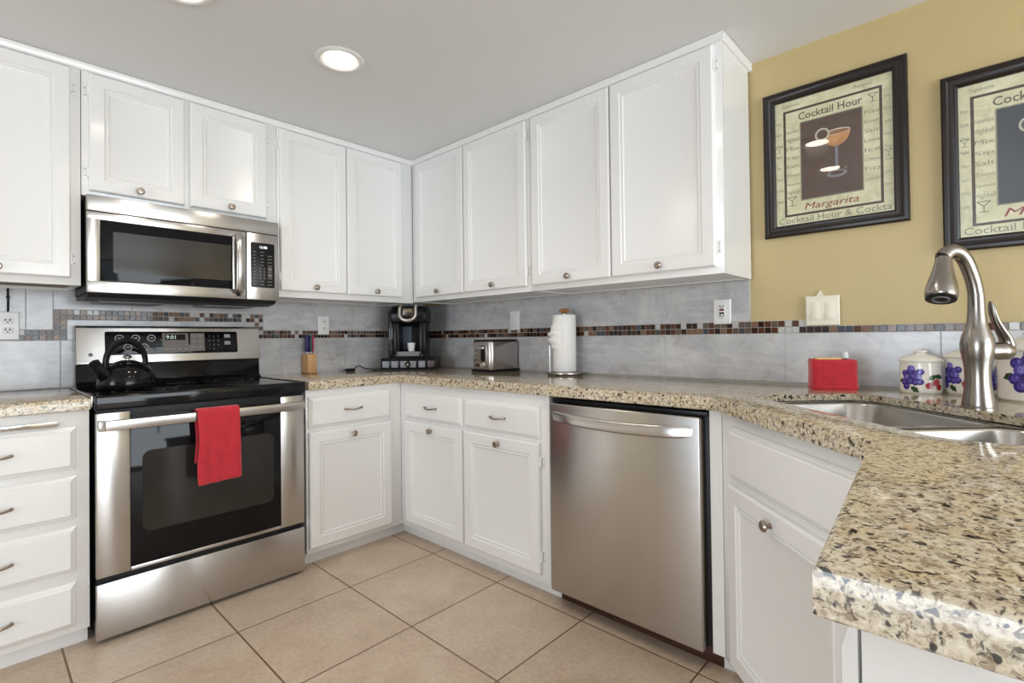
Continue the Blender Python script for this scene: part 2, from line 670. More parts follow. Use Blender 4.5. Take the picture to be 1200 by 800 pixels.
mosaic(mb, xl, zA + 4 * pA, nW, 2, pA, GL)
mosaic(mb, xl, zA, 2, 4, pA, GL)
mosaic(mb, xr, zA, 2, 4, pA)
mosaic(mb, xl - 35 * pA, zA, 35, 2, pA, GL)
mosaic(mb, xr + 2 * pA, zA, int((-0.012 - xr - 2 * pA) / pA), 2, pA)
struct('trim_2', mb, [GROUT, TILE] + MOS, 'A')

# crown strips where the wall cabinets meet the ceiling
FU = 0.31      # depth of the wall cabinets' face
crown = [(0, 2.155), (-0.008, 2.157), (-0.012, 2.163), (-0.014, 2.186), (0, 2.188)]
mb = MB().prism([(-FU + p[0], p[1]) for p in crown], -2.75, -FU - 0.0, 'x')
struct('trim_3', mb, PAINT, 'A')
mb = MB().prism([(-FU + p[0], p[1]) for p in crown], FU - 0.0, 2.243, 'x')
mb.prism([(2.243 - p[0], p[1]) for p in crown], -FU - 0.012, -0.001, 'y')
struct('trim_4', mb, PAINT, 'B')


# ------------------------------------------------------------------ cabinets
def knob(T, x, y, z, parent):
    """small turned knob standing out of a door towards -y"""
    R = Matrix.Translation((x, y, z)) @ Matrix.Rotation(PI / 2, 4, 'X')
    mb = MB().lathe([(0, 0), (0.0075, 0), (0.006, 0.004), (0.005, 0.010), (0.008, 0.014), (0.0135, 0.017), (0.0145, 0.021), (0.011, 0.0255), (0, 0.027)], (0, 0, 0), 20, 0, R)
    return T.part('knob', mb, BRONZE, parent, 'aged nickel knob')


def pull(T, x, y, z, parent, w=0.088):
    n = 12
    path = [(x - w / 2, y, z)] + [(x - w / 2 + w * i / n, y - 0.008 - 0.016 * math.sin(PI * i / n), z - 0.004 * math.sin(PI * i / n)) for i in range(n + 1)] + [(x + w / 2, y, z)]
    rad = [0.005] + [0.0052 - 0.0016 * math.sin(PI * i / n) for i in range(n + 1)] + [0.005]
    return T.part('pull_handle', MB().tube(path, rad, 10), BRONZE, parent, 'slim nickel bow handle')


def hinge(T, x, y, z, side, parent):
    """wrap hinge beside a door edge: leaf on the frame and a round knuckle"""
    mb = MB().box(x if side > 0 else x - 0.016, x + 0.016 if side > 0 else x, y - 0.003, y, z - 0.026, z + 0.026, 0.001)
    mb.lathe([(0, -0.02), (0.005, -0.02), (0.005, 0.02), (0, 0.02)], (x + side * 0.002, y - 0.010, z), 10)
    mb.lathe([(0, -0.005), (0.0035, -0.003), (0.0035, 0)], (x + side * 0.011, y - 0.0005, z + 0.014), 8, 1)
    mb.lathe([(0, -0.005), (0.0035, -0.003), (0.0035, 0)], (x + side * 0.011, y - 0.0005, z - 0.014), 8, 1)
    return T.part('hinge', mb, [PAINT, GREY], parent)


def door_profile(fw=0.048, t=0.02):
    return [(0, -t + 0.006), (0.002, -t + 0.003), (0.006, -t), (fw, -t), (fw + 0.003, -t + 0.004), (fw + 0.007, -t + 0.006), (fw + 0.010, -t + 0.003),
            (fw + 0.014, -t + 0.003), (fw + 0.018, -t + 0.007), (fw + 0.021, -t + 0.008)]


def door(T, x0, x1, z0, z1, y, kx=None, kz=None, hs=0, fw=0.048, frame_y=None):
    d = T.part('door', MB().rings(x0, x1, z0, z1, [(i, y + q) for i, q in door_profile(fw)], y), PAINT, angle=25)
    if kx is not None:
        knob(T, kx, y - 0.019, kz, d)
    if hs:
        x = x0 if hs < 0 else x1
        hinge(T, x, y, z0 + 0.075, hs, d)
        hinge(T, x, y, z1 - 0.075, hs, d)
    return d


def drawer(T, x0, x1, z0, z1, y, handle=True, name='drawer'):
    t = 0.02
    d = T.part(name, MB().rings(x0, x1, z0, z1, [(0, y - 0.006), (0.004, y - 0.010), (0.011, y - 0.013), (0.013, y - 0.017), (0.017, y - t)], y), PAINT, angle=25)
    if handle:
        pull(T, (x0 + x1) / 2, y - t, (z0 + z1) / 2 + 0.002, d)
    return d


def wall_cab(label, fr, x0, x1, z0, z1, doors, dz0, dz1, under=None, end=None, group='white wall cabinets'):
    T = Thing('wall_cabinet', label, 'cabinet', ((x0 + x1) / 2, -FU / 2, z0), fr, group)
    t = 0.018
    mb = MB().box(x0, x1, -FU, -FU + t, z0, z1, 0.0015)                       # face frame board
    mb.box(x0, x0 + t, -FU + t, -0.014, z0, z1).box(x1 - t, x1, -FU + t, -0.014, z0, z1)
    mb.box(x0 + t, x1 - t, -FU + t, -0.014, z1 - t, z1)
    mb.box(x0 + t, x1 - t, -0.022, -0.014, z0, z1 - t)
    T.part('carcass', mb, PAINT)
    b = MB().box(x0 + t, x1 - t, -FU + t, -0.022, z0 + (0.012 if under else 0.004), z0 + 0.022)
    T.part('bottom_panel', b, under or PAINT, label='bottom panel coloured brown like the shade under it' if under else None)
    for (a, b_, hs) in doors:
        door(T, a, b_, dz0, dz1, -FU, (a + b_) / 2, dz0 + 0.026, hs)
    return T


UD0, UD1 = 1.318, 2.150
T = wall_cab('tall white wall cabinet beside the microwave at the far end of the stove wall', 'A', -2.75, -1.917, 1.290, 2.160,
             [(-2.735, -2.362, -1), (-2.356, -1.948, 1)], UD0, UD1, UNDERSHADE)
wall_cab('short white two-door wall cabinet directly above the microwave', 'A', -1.915, -1.152, 1.655, 2.160,
         [(-1.893, -1.560, -1), (-1.539, -1.205, 1)], 1.674, UD1)
wall_cab('tall white two-door wall cabinet between the microwave and the room corner', 'A', -1.150, -0.31, UZ - 0.006, 2.160,
         [(-1.140, -0.772, -1), (-0.768, -0.402, 1)], UD0, UD1)
wall_cab('white two-door wall cabinet in the corner above the coffee maker and toaster', 'B', 0.312, 1.296, UZ, 2.160,
         [(0.362, 0.804, 0), (0.812, 1.279, 1)], UD0, UD1)
wall_cab('white two-door wall cabinet above the paper towels, beside the mustard wall', 'B', 1.298, 2.243, UZ, 2.160,
         [(1.316, 1.764, -1), (1.770, 2.217, 1)], UD0, UD1)

FB = 0.63      # face of the base cabinets
TK = 0.055     # toe-kick setback


def base_cab(label, fr, x0, x1, name='base_cabinet', face_x=None, left=True, right=True, toe=(None, None), group='white base cabinets'):
    T = Thing(name, label, 'cabinet', ((x0 + x1) / 2, -FB / 2, 0), fr, group)
    t = 0.018
    mb = MB().box(x0, x1, -FB, -FB + t, 0.066, ZB, 0.0015)
    if left:
        mb.box(x0, x0 + t, -FB + t, -0.02, 0.066, ZB)
    if right:
        mb.box(x1 - t, x1, -FB + t, -0.02, 0.066, ZB)
    mb.box(x0 + t, x1 - t, -FB + t, -0.02, 0.066, 0.066 + t).box(x0 + t, x1 - t, -0.03, -0.02, 0.084, ZB)
    T.part('carcass', mb, PAINT)
    a, b = toe
    T.part('toe_kick', MB().box(x0 if a is None else a, x1 if b is None else b, -FB + TK, -FB + TK + 0.015, 0.0, 0.066), PAINT)
    return T


# drawer stack left of the range
T = base_cab('white four-drawer base cabinet left of the range', 'A', -2.73, -1.932)
for z0, z1 in ((0.626, 0.772), (0.456, 0.602), (0.275, 0.429), (0.088, 0.240)):
    drawer(T, -2.375, -1.968, z0, z1, -FB)
mb = MB()
pts = [(-2.011 - 0.009 + 0.009 * math.cos(a), 0.787 + 0.009 * math.sin(a)) for a in [(-90 + 18 * i) * PI / 180 for i in range(11)]] + \
      [(-2.36 - 0.009 * math.cos(a), 0.787 + 0.009 * math.sin(a)) for a in [(90 - 18 * i) * PI / 180 for i in range(11)]]
mb.prism(pts, -FB - 0.012, -FB, 'y', 0.0015)
T.part('pull_out_board', mb, CHROME, label='metal-edged front of the pull-out board')
# base cabinet between range and corner
T = base_cab('white base cabinet with one drawer over one door, right of the range', 'A', -1.155, -FB, right=False, toe=(-1.155, -FB + TK))
drawer(T, -1.146, -0.702, 0.648, 0.795, -FB)
door(T, -1.146, -0.702, 0.090, 0.630, -FB, -0.924, 0.600, 1)
# base cabinet on the sink wall
T = base_cab('white base cabinet with two drawers over two doors, left of the dishwasher', 'B', FB, 1.658, left=False, toe=(FB - TK + 0.0, 1.668))
drawer(T, 0.688, 1.142, 0.645, 0.780, -FB)
drawer(T, 1.156, 1.617, 0.645, 0.780, -FB)
door(T, 0.688, 1.142, 0.098, 0.630, -FB, 0.915, 0.600, 0)
door(T, 1.156, 1.617, 0.098, 0.630, -FB, 1.386, 0.600, 1)
# angled sink cabinet with its filler strip
T = Thing('sink_cabinet', 'white angled base cabinet under the sink, right of the dishwasher', 'cabinet', (0.32, 0.2, 0), 'D', 'white base cabinets')
e0, e1, ey = -0.003, 0.728, 0.030
T.part('carcass', MB().box(e0, e1, ey, ey + 0.018, 0.066, ZB, 0.0015).prism([(e0, ey + 0.018), (0.66, ey + 0.018), (0.45, 0.5), (0.2, 0.5)], 0.066, 0.084, 'z'), PAINT)
fl = MB()
Mx = Matrix.Rotation(-ROT['D'], 4, 'Z') @ Matrix.Translation(-ORG['D'])
fl.box(-FB, -FB + 0.018, -2.3425, -2.304, 0.066, ZB, 0.001, 0, 1, Mx)
T.part('filler_strip', fl, PAINT)
tk = MB().box(0.0, e1 - 0.03, ey + TK, ey + TK + 0.015, 0, 0.066).box(-FB + TK, -FB + TK + 0.015, -2.352, -2.318, 0, 0.066, 0, 0, 1, Mx)
T.part('toe_kick', tk, PAINT)
drawer(T, 0.062, 0.655, 0.642, 0.792, ey, False, 'false_drawer_front')
door(T, 0.062, 0.580, 0.092, 0.622, ey, 0.300, 0.585, 0)
# peninsula cabinet, end panel towards the camera
T = Thing('peninsula_cabinet', 'white base cabinet with a plain end panel under the near end of the granite', 'cabinet', (-1.45, -3.15, 0), 'A', 'white base cabinets')
PF = -2.858
mb = MB().box(-1.712, -1.694, -3.52, PF, 0.0, ZB, 0.001)
mb.box(-1.694, -1.22, PF - 0.018, PF, 0.066, ZB).box(-1.22, -1.20, -3.52, PF, 0.066, ZB).box(-1.694, -1.22, -3.52, -3.50, 0.0, ZB).box(-1.694, -1.22, -3.50, PF - 0.018, 0.066, 0.084)
T.part('carcass', mb, PAINT)


def pen_front(x0, x1, z0, z1, name):
    pts = [(PF + 0.004, z0), (PF + 0.0165, z0 + 0.004), (PF + 0.0165, z1 - 0.036), (PF + 0.008, z1 - 0.004), (PF + 0.004, z1)]
    return T.part(name, MB().prism(pts, x0, x1, 'x', 0.001), PAINT)


d = pen_front(-1.700, -1.24, 0.660, 0.826, 'drawer')
d = pen_front(-1.700, -1.24, 0.09, 0.645, 'door')
T.part('toe_kick', MB().box(-1.694, -1.22, PF - TK - 0.015, PF - TK, 0, 0.066), PAINT)
for zb_ in (0.70, 0.30):
    T.part('bumper', MB().box(-1.69, -1.25, PF - 0.001, PF + 0.005, zb_, zb_ + 0.02), DARK)


# ------------------------------------------------------------------ granite worktops
def offset_poly(P, d):
    n = len(P)
    out = []
    for i in range(n):
        a, b, c = Vector(P[i - 1]), Vector(P[i]), Vector(P[(i + 1) % n])
        e = (b - a).normalized()
        f = (c - b).normalized()
        n1, n2 = Vector((-e.y, e.x)), Vector((-f.y, f.x))
        m = (n1 + n2)
        k = d / max(0.2, m.normalized().dot(n1))
        out.append(b + m.normalized() * k)
    return out


def slab(P, hole, z0, z1, r=0.006):
    """stone slab with an eased top edge and an optional hole; P counter-clockwise"""
    bm = bmesh.new()
    loops = []
    for ins, z in ((0.003, z0), (0, z0 + 0.003), (0, z1 - r), (r * 0.3, z1 - r * 0.3), (r, z1)):
        loops.append([bm.verts.new((q[0], q[1], z)) for q in offset_poly(P, ins)])
    n = len(P)
    for A, B in zip(loops, loops[1:]):
        for k in range(n):
            bm.faces.new((A[k], A[(k + 1) % n], B[(k + 1) % n], B[k]))
    hl = []
    if hole:
        big = offset_poly(hole, -0.032)
        for q_, z in ((big, z0), (big, z1 - 0.020), (hole, z1 - 0.020), (hole, z1)):
            hl.append([bm.verts.new((q[0], q[1], z)) for q in q_])
        m = len(hole)
        for A, B in zip(hl, hl[1:]):
            for k in range(m):
                bm.faces.new((A[k], B[k], B[(k + 1) % m], A[(k + 1) % m]))
    for top in (False, True):
        L = loops[-1] if top else loops[0]
        es = [bm.edges.get((L[k], L[(k + 1) % n])) for k in range(n)]
        if hole:
            h = hl[-1 if top else 0]
            es += [bm.edges.get((h[k], h[(k + 1) % len(h)])) for k in range(len(h))]
        bmesh.ops.triangle_fill(bm, use_beauty=True, use_dissolve=False, edges=es)
    bmesh.ops.recalc_face_normals(bm, faces=bm.faces[:])
    mb = MB()
    mb.bm.free()
    mb.bm = bm
    return mb


def rrect(x0, x1, y0, y1, r, seg=8):
    if not isinstance(r, (tuple, list)):
        r = (r, r, r, r)
    out = []
    for (cx, cy, a0, q) in ((x1 - r[0], y1 - r[0], 0, r[0]), (x0 + r[1], y1 - r[1], 90, r[1]), (x0 + r[2], y0 + r[2], 180, r[2]), (x1 - r[3], y0 + r[3], 270, r[3])):
        for i in range(seg + 1):
            a = math.radians(a0 + 90 * i / seg)
            out.append((cx + q * math.cos(a), cy + q * math.sin(a)))
    return out


def d2w(p):
    v = ORG['D'] + Matrix.Rotation(ROT['D'], 3, 'Z') @ Vector((p[0], p[1], 0))
    return (v.x, v.y)


hole = [d2w(p) for p in rrect(-0.025, 0.722, 0.128, 0.496, (0.14, 0.07, 0.06, 0.11))]
C1, C2, C3, C4 = (-0.655, -2.325), (-1.122, -2.787), (-1.742, -2.830), (-1.732, -3.60)
outer = [(-0.013, -0.013), (-1.152, -0.013), (-1.152, -0.655), (-0.655, -0.640), C1, C2, C3, C4, (-0.013, -3.60)]
mb = slab(outer, hole, ZB, ZC)
tag(mb.build('granite_worktop', GRAN, angle=30), 'speckled beige granite worktop running from the corner round the sink to the near peninsula end', 'countertop', 'granite worktops')
mb = slab([(-1.931, -0.013), (-2.75, -0.013), (-2.75, -0.655), (-1.931, -0.655)], None, ZB, ZC - 0.002)
tag(mb.build('granite_worktop', GRAN, angle=30), 'short granite worktop over the four-drawer cabinet left of the range', 'countertop', 'granite worktops')

# ------------------------------------------------------------------ sink and tap
T = Thing('kitchen_sink', 'double-bowl stainless steel sink set under the granite', 'sink', (0.42, 0.27, 0.64), 'D')


def bowl(x0, x1, y0, y1, r, name):
    bm = bmesh.new()
    steps = [(0.0, 0.846, 1.0), (0.004, 0.838, 1.0), (0.012, 0.69, 1.0), (0.022, 0.662, 0.9), (0.055, 0.646, 0.7)]
    L = []
    for ins, z, k in steps:
        L.append([bm.verts.new((p[0], p[1], z)) for p in rrect(x0 + ins, x1 - ins, y0 + ins, y1 - ins, [max(0.03, q - ins * 0.5) for q in r])])
    c = [bm.verts.new(((x0 + x1) / 2 + 0.045 * math.cos(2 * PI * k / len(L[0])), (y0 + y1) / 2 + 0.045 * math.sin(2 * PI * k / len(L[0])), 0.643)) for k in range(len(L[0]))]
    L.append(c)
    n = len(L[0])
    for A, B in zip(L, L[1:]):
        for k in range(n):
            bm.faces.new((A[k], A[(k + 1) % n], B[(k + 1) % n], B[k]))
    bm.faces.new(c)
    bmesh.ops.recalc_face_normals(bm, faces=bm.faces[:])
    mb = MB()
    mb.bm.free()
    mb.bm = bm
    b = T.part(name, mb, SINKS, angle=50)
    s = b.modifiers.new('thick', 'SOLIDIFY')
    s.thickness = 0.0015
    s.offset = 1
    T.part('drain', MB().lathe([(0, 0.6455), (0.018, 0.6455), (0.022, 0.647), (0.040, 0.648), (0.045, 0.6455)], ((x0 + x1) / 2, (y0 + y1) / 2, 0), 28), CHROME, b)
    return b


bx = 0.425
b1 = (-0.022, bx - 0.010, 0.131, 0.493, (0.05, 0.07, 0.06, 0.05))
b2 = (bx + 0.010, 0.719, 0.131, 0.493, (0.14, 0.05, 0.05, 0.11))
bowl(*b1, 'bowl')
bowl(*b2, 'bowl')
bm = bmesh.new()
es = []
for lp in (rrect(-0.045, 0.742, 0.108, 0.516, (0.15, 0.09, 0.08, 0.12)), rrect(*b1), rrect(*b2)):
    V = [bm.verts.new((p[0], p[1], 0.8465)) for p in lp]
    es += [bm.edges.new((V[k], V[(k + 1) % len(V)])) for k in range(len(V))]
bmesh.ops.triangle_fill(bm, use_beauty=True, use_dissolve=False, edges=es)
mb = MB()
mb.bm.free()
mb.bm = bm
fl = T.part('rim', mb, SINKS, smooth=False)
s = fl.modifiers.new('thick', 'SOLIDIFY')
s.thickness = 0.002

FX, FY = -0.498, -2.927
T = Thing('kitchen_faucet', 'brushed nickel pull-down faucet behind the sink', 'faucet', (FX, FY, ZC), 'A', rot=3 * PI / 4)
T.base = Vector((0, 0, 0))       # local x points over the sink, z up from the worktop


def zz(v):
    return v - ZC


body = [(0, 0), (0.0325, 0), (0.0330, 0.004), (0.0322, 0.014), (0.0290, 0.034), (0.0264, 0.058), (0.0256, 0.078), (0.0264, 0.102), (0.0298, 0.124), (0.0335, 0.145), (0.0338, 0.162),
        (0.0300, 0.181), (0.0240, 0.198), (0.0198, 0.217), (0.0176, 0.248), (0.0168, 0.284), (0, 0.285)]
T.part('body', MB().lathe(body, (0, 0, 0), 40), NICKEL)
T.part('base_ring', MB().lathe([(0, -0.0), (0.0345, 0), (0.0345, 0.0035), (0.033, 0.005), (0, 0.005)], (0, 0, 0), 40), NICKEL)
keys = [(0.0005, 1.150), (0.0018, 1.165), (0.0055, 1.184), (0.0110, 1.203), (0.0180, 1.222), (0.0265, 1.240), (0.037, 1.254), (0.050, 1.262), (0.063, 1.263), (0.074, 1.258), (0.083, 1.2485)]
path = [(0.0, 0, 0.272)]
for i in range(len(keys) - 1):
    p0, p1, p2, p3 = keys[max(i - 1, 0)], keys[i], keys[i + 1], keys[min(i + 2, len(keys) - 1)]
    for j in range(4):
        t = j / 4
        q = [0.5 * (2 * p1[k] + (p2[k] - p0[k]) * t + (2 * p0[k] - 5 * p1[k] + 4 * p2[k] - p3[k]) * t * t + (3 * p1[k] - p0[k] - 3 * p2[k] + p3[k]) * t ** 3) for k in (0, 1)]
        path.append((q[0], 0, zz(q[1])))
path.append((keys[-1][0], 0, zz(keys[-1][1])))
rd = [0.0162] * 14 + [0.0162 + 0.0018 * (i - 14) / (len(path) - 14) for i in range(14, len(path))]
T.part('spout', MB().tube(path, rd, 24), NICKEL)
hd = Vector((0.036, 0.028, -0.112)).normalized()
rotm = hd.to_track_quat('Z', 'Y').to_matrix().to_4x4()
Mh = Matrix.Translation((0.0815, 0, zz(1.2475))) @ rotm
T.part('collar', MB().lathe([(0, -0.003), (0.0174, -0.003), (0.0174, 0.0015), (0, 0.0015)], (0, 0, 0), 28, 0, Mh), BLACK)
sh = T.part('spray_head', MB().lathe([(0, 0.002), (0.0165, 0.002), (0.0175, 0.012), (0.0205, 0.032), (0.0255, 0.055), (0.0305, 0.076), (0.0330, 0.092), (0.0325, 0.104), (0.0312, 0.110), (0.029, 0.112), (0, 0.112)], (0, 0, 0), 36, 0, Mh), NICKEL)
mb = MB().lathe([(0.0305, 0.1105), (0.0305, 0.1145), (0.020, 0.1150), (0.0195, 0.113), (0, 0.113)], (0, 0, 0), 32, 0, Mh)
mb.lathe([(0.0185, 0.1135), (0.018, 0.1165), (0.0145, 0.1165), (0.014, 0.1135)], (0, 0, 0), 28, 1, Mh)
T.part('nozzle', mb, [BLACK, GREY], sh)
# side valve and lever: local -x runs to the right of the picture
Mv = Matrix.Translation((-0.018, 0, 0.142)) @ Matrix.Rotation(-PI / 2, 4, 'Y')
hv = T.part('valve', MB().lathe([(0, 0), (0.021, 0), (0.021, 0.034), (0.0225, 0.036), (0.0225, 0.046), (0.0215, 0.060), (0.016, 0.068), (0.0, 0.071)], (0, 0, 0), 28, 0, Mv), NICKEL)
lp = [(-0.073, 0, 0.140), (-0.079, 0, 0.156), (-0.073, 0, 0.176), (-0.060, 0, 0.196), (-0.049, 0, 0.216), (-0.042, 0, 0.236), (-0.039, 0, 0.256), (-0.036, 0, 0.266)]
T.part('lever', MB().tube(lp, [(0.018, 0.014), (0.0175, 0.013), (0.016, 0.0105), (0.0135, 0.0085), (0.0115, 0.007), (0.0105, 0.006), (0.009, 0.005), (0.004, 0.002)], 16), NICKEL, hv)

# ------------------------------------------------------------------ range
YS = -0.662
T = Thing('electric_range', 'stainless steel electric range with a black glass cooktop and oven window', 'range', (-1.545, -0.35, 0), 'A')
x0, x1 = -1.919, -1.178
T.part('body', MB().box(x0 + 0.004, x1 + 0.004, -0.635, -0.03, 0.012, 0.850, 0.002), DARK)
for fx in (x0 + 0.06, x1 - 0.06):
    for fy in (-0.58, -0.10):
        T.part('foot', MB().lathe([(0, 0), (0.02, 0), (0.02, 0.006), (0.012, 0.008), (0.012, 0.014), (0, 0.014)], (fx, fy, 0), 14), BLACK)
mb = MB().box(x0 - 0.002, x1 + 0.006, -0.660, -0.085, 0.850, 0.868, 0.003).box(x0 - 0.003, x1 + 0.007, YS - 0.004, -0.640, 0.822, 0.873, 0.007, 0, 3)
for a, b in ((x0 - 0.003, x0 + 0.009), (x1 - 0.005, x1 + 0.007)):
    mb.box(a, b, -0.648, -0.085, 0.852, 0.873, 0.003)
ck = T.part('cooktop', mb, ENAMEL)
mb = MB().box(x0 + 0.0095, x1 - 0.0055, -0.645, -0.105, 0.867, 0.8695, 0.0006, 0, 1)
T.part('glass_surface', mb, BGLASS, ck)
for (bx_, by_, r) in ((-1.74, -0.48, 0.105), (-1.35, -0.48, 0.085), (-1.74, -0.22, 0.075), (-1.35, -0.22, 0.105), (-1.545, -0.19, 0.055)):
    mb = MB()
    for q in (r, r * 0.6):
        mb.lathe([(q - 0.0012, 0.8697), (q, 0.8699), (q + 0.0012, 0.8697)], (bx_, by_, 0), 48)
    T.part('burner_ring', mb, GREY, ck)
T.part('side_trim', MB().box(x0 - 0.0095, x0 - 0.0035, -0.64, -0.05, 0.835, 0.8735, 0.001), STEELV, label='narrow steel strip along the cooktop side')
# oven door
dz0, dz1, wz0, wz1 = 0.232, 0.812, 0.246, 0.745
gx0, gx1 = -1.820, -1.283
D = MB()
D.box(x0, gx0, YS, -0.632, dz0, dz1, 0.004).box(gx1, x1, YS, -0.632, dz0, dz1, 0.004).box(gx0, gx1, YS, -0.632, dz0, wz0, 0.002)
dr = T.part('oven_door', D, STEEL)
T.part('door_glass', MB().box(gx0, gx1, YS + 0.001, -0.634, wz0, dz1 - 0.020, 0.001), BGLASS, dr)
wp = rrect(gx0 + 0.035, gx1 - 0.030, wz0 + 0.115, wz1 - 0.085, 0.03)
T.part('window', MB().prism(wp, YS - 0.0002, YS + 0.002, 'y'), SMOKE, dr)
mb = MB()
for i in range(5):
    mb.box(gx0 + 0.01, gx1 - 0.01, YS - 0.0005, YS + 0.004, dz1 - 0.012 - i * 0.009, dz1 - 0.008 - i * 0.009, 0.001)
T.part('vent_slots', mb, DARK, dr)
hz0, hz1 = 0.754, 0.789
mb = MB()
mb.prism([(x0 + 0.002, YS - 0.050), (x0 + 0.020, YS - 0.060), (x1 - 0.026, YS - 0.060), (x1 - 0.012, YS - 0.050), (x1 - 0.012, YS - 0.036), (x1 - 0.026, YS - 0.042), (x0 + 0.020, YS - 0.042), (x0 + 0.002, YS - 0.036)], hz0, hz1, 'z', 0.002)
for a in (x0 + 0.003, x1 - 0.036):
    mb.prism([(a, YS - 0.050), (a + 0.022, YS - 0.050), (a + 0.020, YS + 0.001), (a + 0.002, YS + 0.001)], hz0 + 0.002, hz1 - 0.002, 'z', 0.002)
T.part('door_handle', mb, STEELV, dr, 'flat steel bar handle')
T.part('storage_drawer', MB().box(x0, x1, YS, -0.632, 0.016, 0.212, 0.004), STEEL)
# back guard with the controls
bx0, bx1 = -1.910, -1.158
mb = MB().prism([(-0.120, 0.868), (-0.014, 0.868), (-0.014, 0.966), (-0.085, 0.966), (-0.088, 0.890)], bx0, bx1, 'x', 0.003)
bg = T.part('back_guard', mb, BGLASS)
mb = MB().prism([(-0.080, 0.962), (-0.100, 0.968), (-0.100, 0.974), (-0.078, 1.128), (-0.070, 1.137), (-0.014, 1.137), (-0.014, 0.962)], bx0, bx1, 'x', 0.002)
cp = T.part('control_fascia', mb, STEEL, bg)


def on_fascia(z):
    return -0.100 + (z - 0.974) * 0.022 / 0.154


Mc = Matrix.Translation((0, on_fascia(1.0585), 1.0585)) @ Matrix.Rotation(-math.atan2(0.022, 0.154), 4, 'X')
kp = MB().prism(rrect(-1.812, -1.268, -0.054, 0.053, 0.008, 4), -0.0025, 0.001, 'y', 0.0006, 0, Mc)
T.part('control_panel', kp, BGLASS, cp)
mb = MB()
mb.box(-1.597, -1.490, -0.0030, -0.0020, -0.045, 0.045, 0, 0, 1, Mc).box(-1.482, -1.420, -0.0030, -0.0020, -0.043, 0.045, 0, 0, 1, Mc)
T.part('key_field', mb, PANELG, cp)
mb = MB()
mb.box(-1.586, -1.502, -0.0034, -0.0022, 0.012, 0.040, 0, 0, 1, Mc)
mb.text('9:01', 0.026, Mc @ face_text_M(-1.560, -0.0042, 0.017), 1)
T.part('clock_display', mb, [BGLASS, mat_emit('green_digits', (0.3, 0.9, 0.35), 0.22)], cp)
mb = MB()
for (cx, cz) in ((-1.760, 0.022), (-1.700, 0.022), (-1.640, 0.022), (-1.730, -0.020), (-1.668, -0.020)):
    Mr = Mc @ Matrix.Translation((cx, -0.0030, cz)) @ Matrix.Rotation(PI / 2, 4, 'X')
    kb_ = MB().lathe([(0.0125, 0), (0.0145, 0.0006), (0.017, 0)], (0, 0, 0), 24, 0, Mr)
    kb_.box(cx - 0.006, cx + 0.006, -0.0035, -0.0025, cz - 0.003, cz + 0.003, 0, 0, 1, Mc)
    T.part('burner_key', kb_, MARK, cp)
mb = MB()
for i in range(4):
    mb.box(-1.588 + i * 0.026, -1.572 + i * 0.026, -0.0036, -0.0028, -0.034, -0.030, 0, 0, 1, Mc)
T.part('display_marks', mb, MARK, cp)
mb = MB()
for i in range(2):
    for j in range(3):
        T.part('function_key', MB().box(-1.474 + i * 0.028, -1.458 + i * 0.028, -0.0036, -0.0028, 0.030 - j * 0.027, 0.033 - j * 0.027, 0, 0, 1, Mc), MARK, cp)
mb = MB()
for i in range(3):
    for j in range(3):
        mb.text(str(j * 3 + i + 1), 0.011, Mc @ face_text_M(-1.398 + i * 0.020, -0.0032, 0.026 - j * 0.022), 0)
mb.text('0', 0.011, Mc @ face_text_M(-1.378, -0.0032, -0.040), 0)
for zc in (0.022, -0.014):
    T.part('start_key', MB().box(-1.330, -1.302, -0.0036, -0.0028, zc, zc + 0.018, 0, 0, 1, Mc), MARK, cp)
T.part('digit_lettering', mb, MARK, cp)
mb = MB()
Ml = Mc @ Matrix.Translation((-1.862, -0.0022, -0.050)) @ Matrix.Rotation(PI / 2, 4, 'X')
mb.lathe([(0, 0), (0.008, 0), (0.008, 0.001), (0, 0.001)], (0, 0, 0), 20, 0, Ml)
T.part('badge', mb, GREY, cp)

# red hand towel over the oven handle
tw = MB()
U, V = 20, 46
prof = []
for j in range(V + 1):
    s_ = j / V
    if s_ < 0.58:                                   # front fall
        k = s_ / 0.58
        prof.append((YS - 0.0685 - 0.004 * math.sin(k * 3), 0.512 + (0.787 - 0.512) * k))
    elif s_ < 0.66:
        a = (s_ - 0.58) / 0.08 * PI
        prof.append((YS - 0.051 - 0.0175 * math.cos(a), 0.789 + 0.010 * math.sin(a)))
    else:
        k = (s_ - 0.66) / 0.34
        prof.append((YS - 0.0315 + 0.010 * k * 0, 0.787 - 0.20 * k))
verts, faces = [], []
tx0, tx1 = -1.622, -1.474
for j, (y, z) in enumerate(prof):
    fr_ = max(0.0, min(1.0, (0.79 - z) / 0.28)) if j / V < 0.6 else 0
    for i in range(U + 1):
        u = i / U
        x = tx0 + (tx1 - tx0) * u + 0.003 * math.sin(z * 30) * (1 - u) + 0.004 * fr_ * u - 0.004 * fr_ * (1 - u)
        wv = 0.0035 * math.sin(u * 9 + 0.6) * fr_ + 0.0025 * math.sin(u * 17 + z * 8) * fr_
        drop = -0.003 * (1 - u) * fr_ ** 3 + 0.002 * u * fr_ ** 3
        verts.append((x, y - abs(wv) * 1.2 - (0.006 * fr_ if u < 0.16 else 0), z + drop))
for j in range(V):
    for i in range(U):
        a = j * (U + 1) + i
        faces.append((a, a + 1, a + U + 2, a + U + 1))
tw.mesh(verts, faces)
to = tw.build('hand_towel', RED, angle=80)
s = to.modifiers.new('thick', 'SOLIDIFY')
s.thickness = 0.006
s.offset = 1
s2 = to.modifiers.new('soft', 'SUBSURF')
s2.levels = s2.render_levels = 1
tag(to, 'folded red ribbed hand towel hanging over the oven door handle', 'towel')

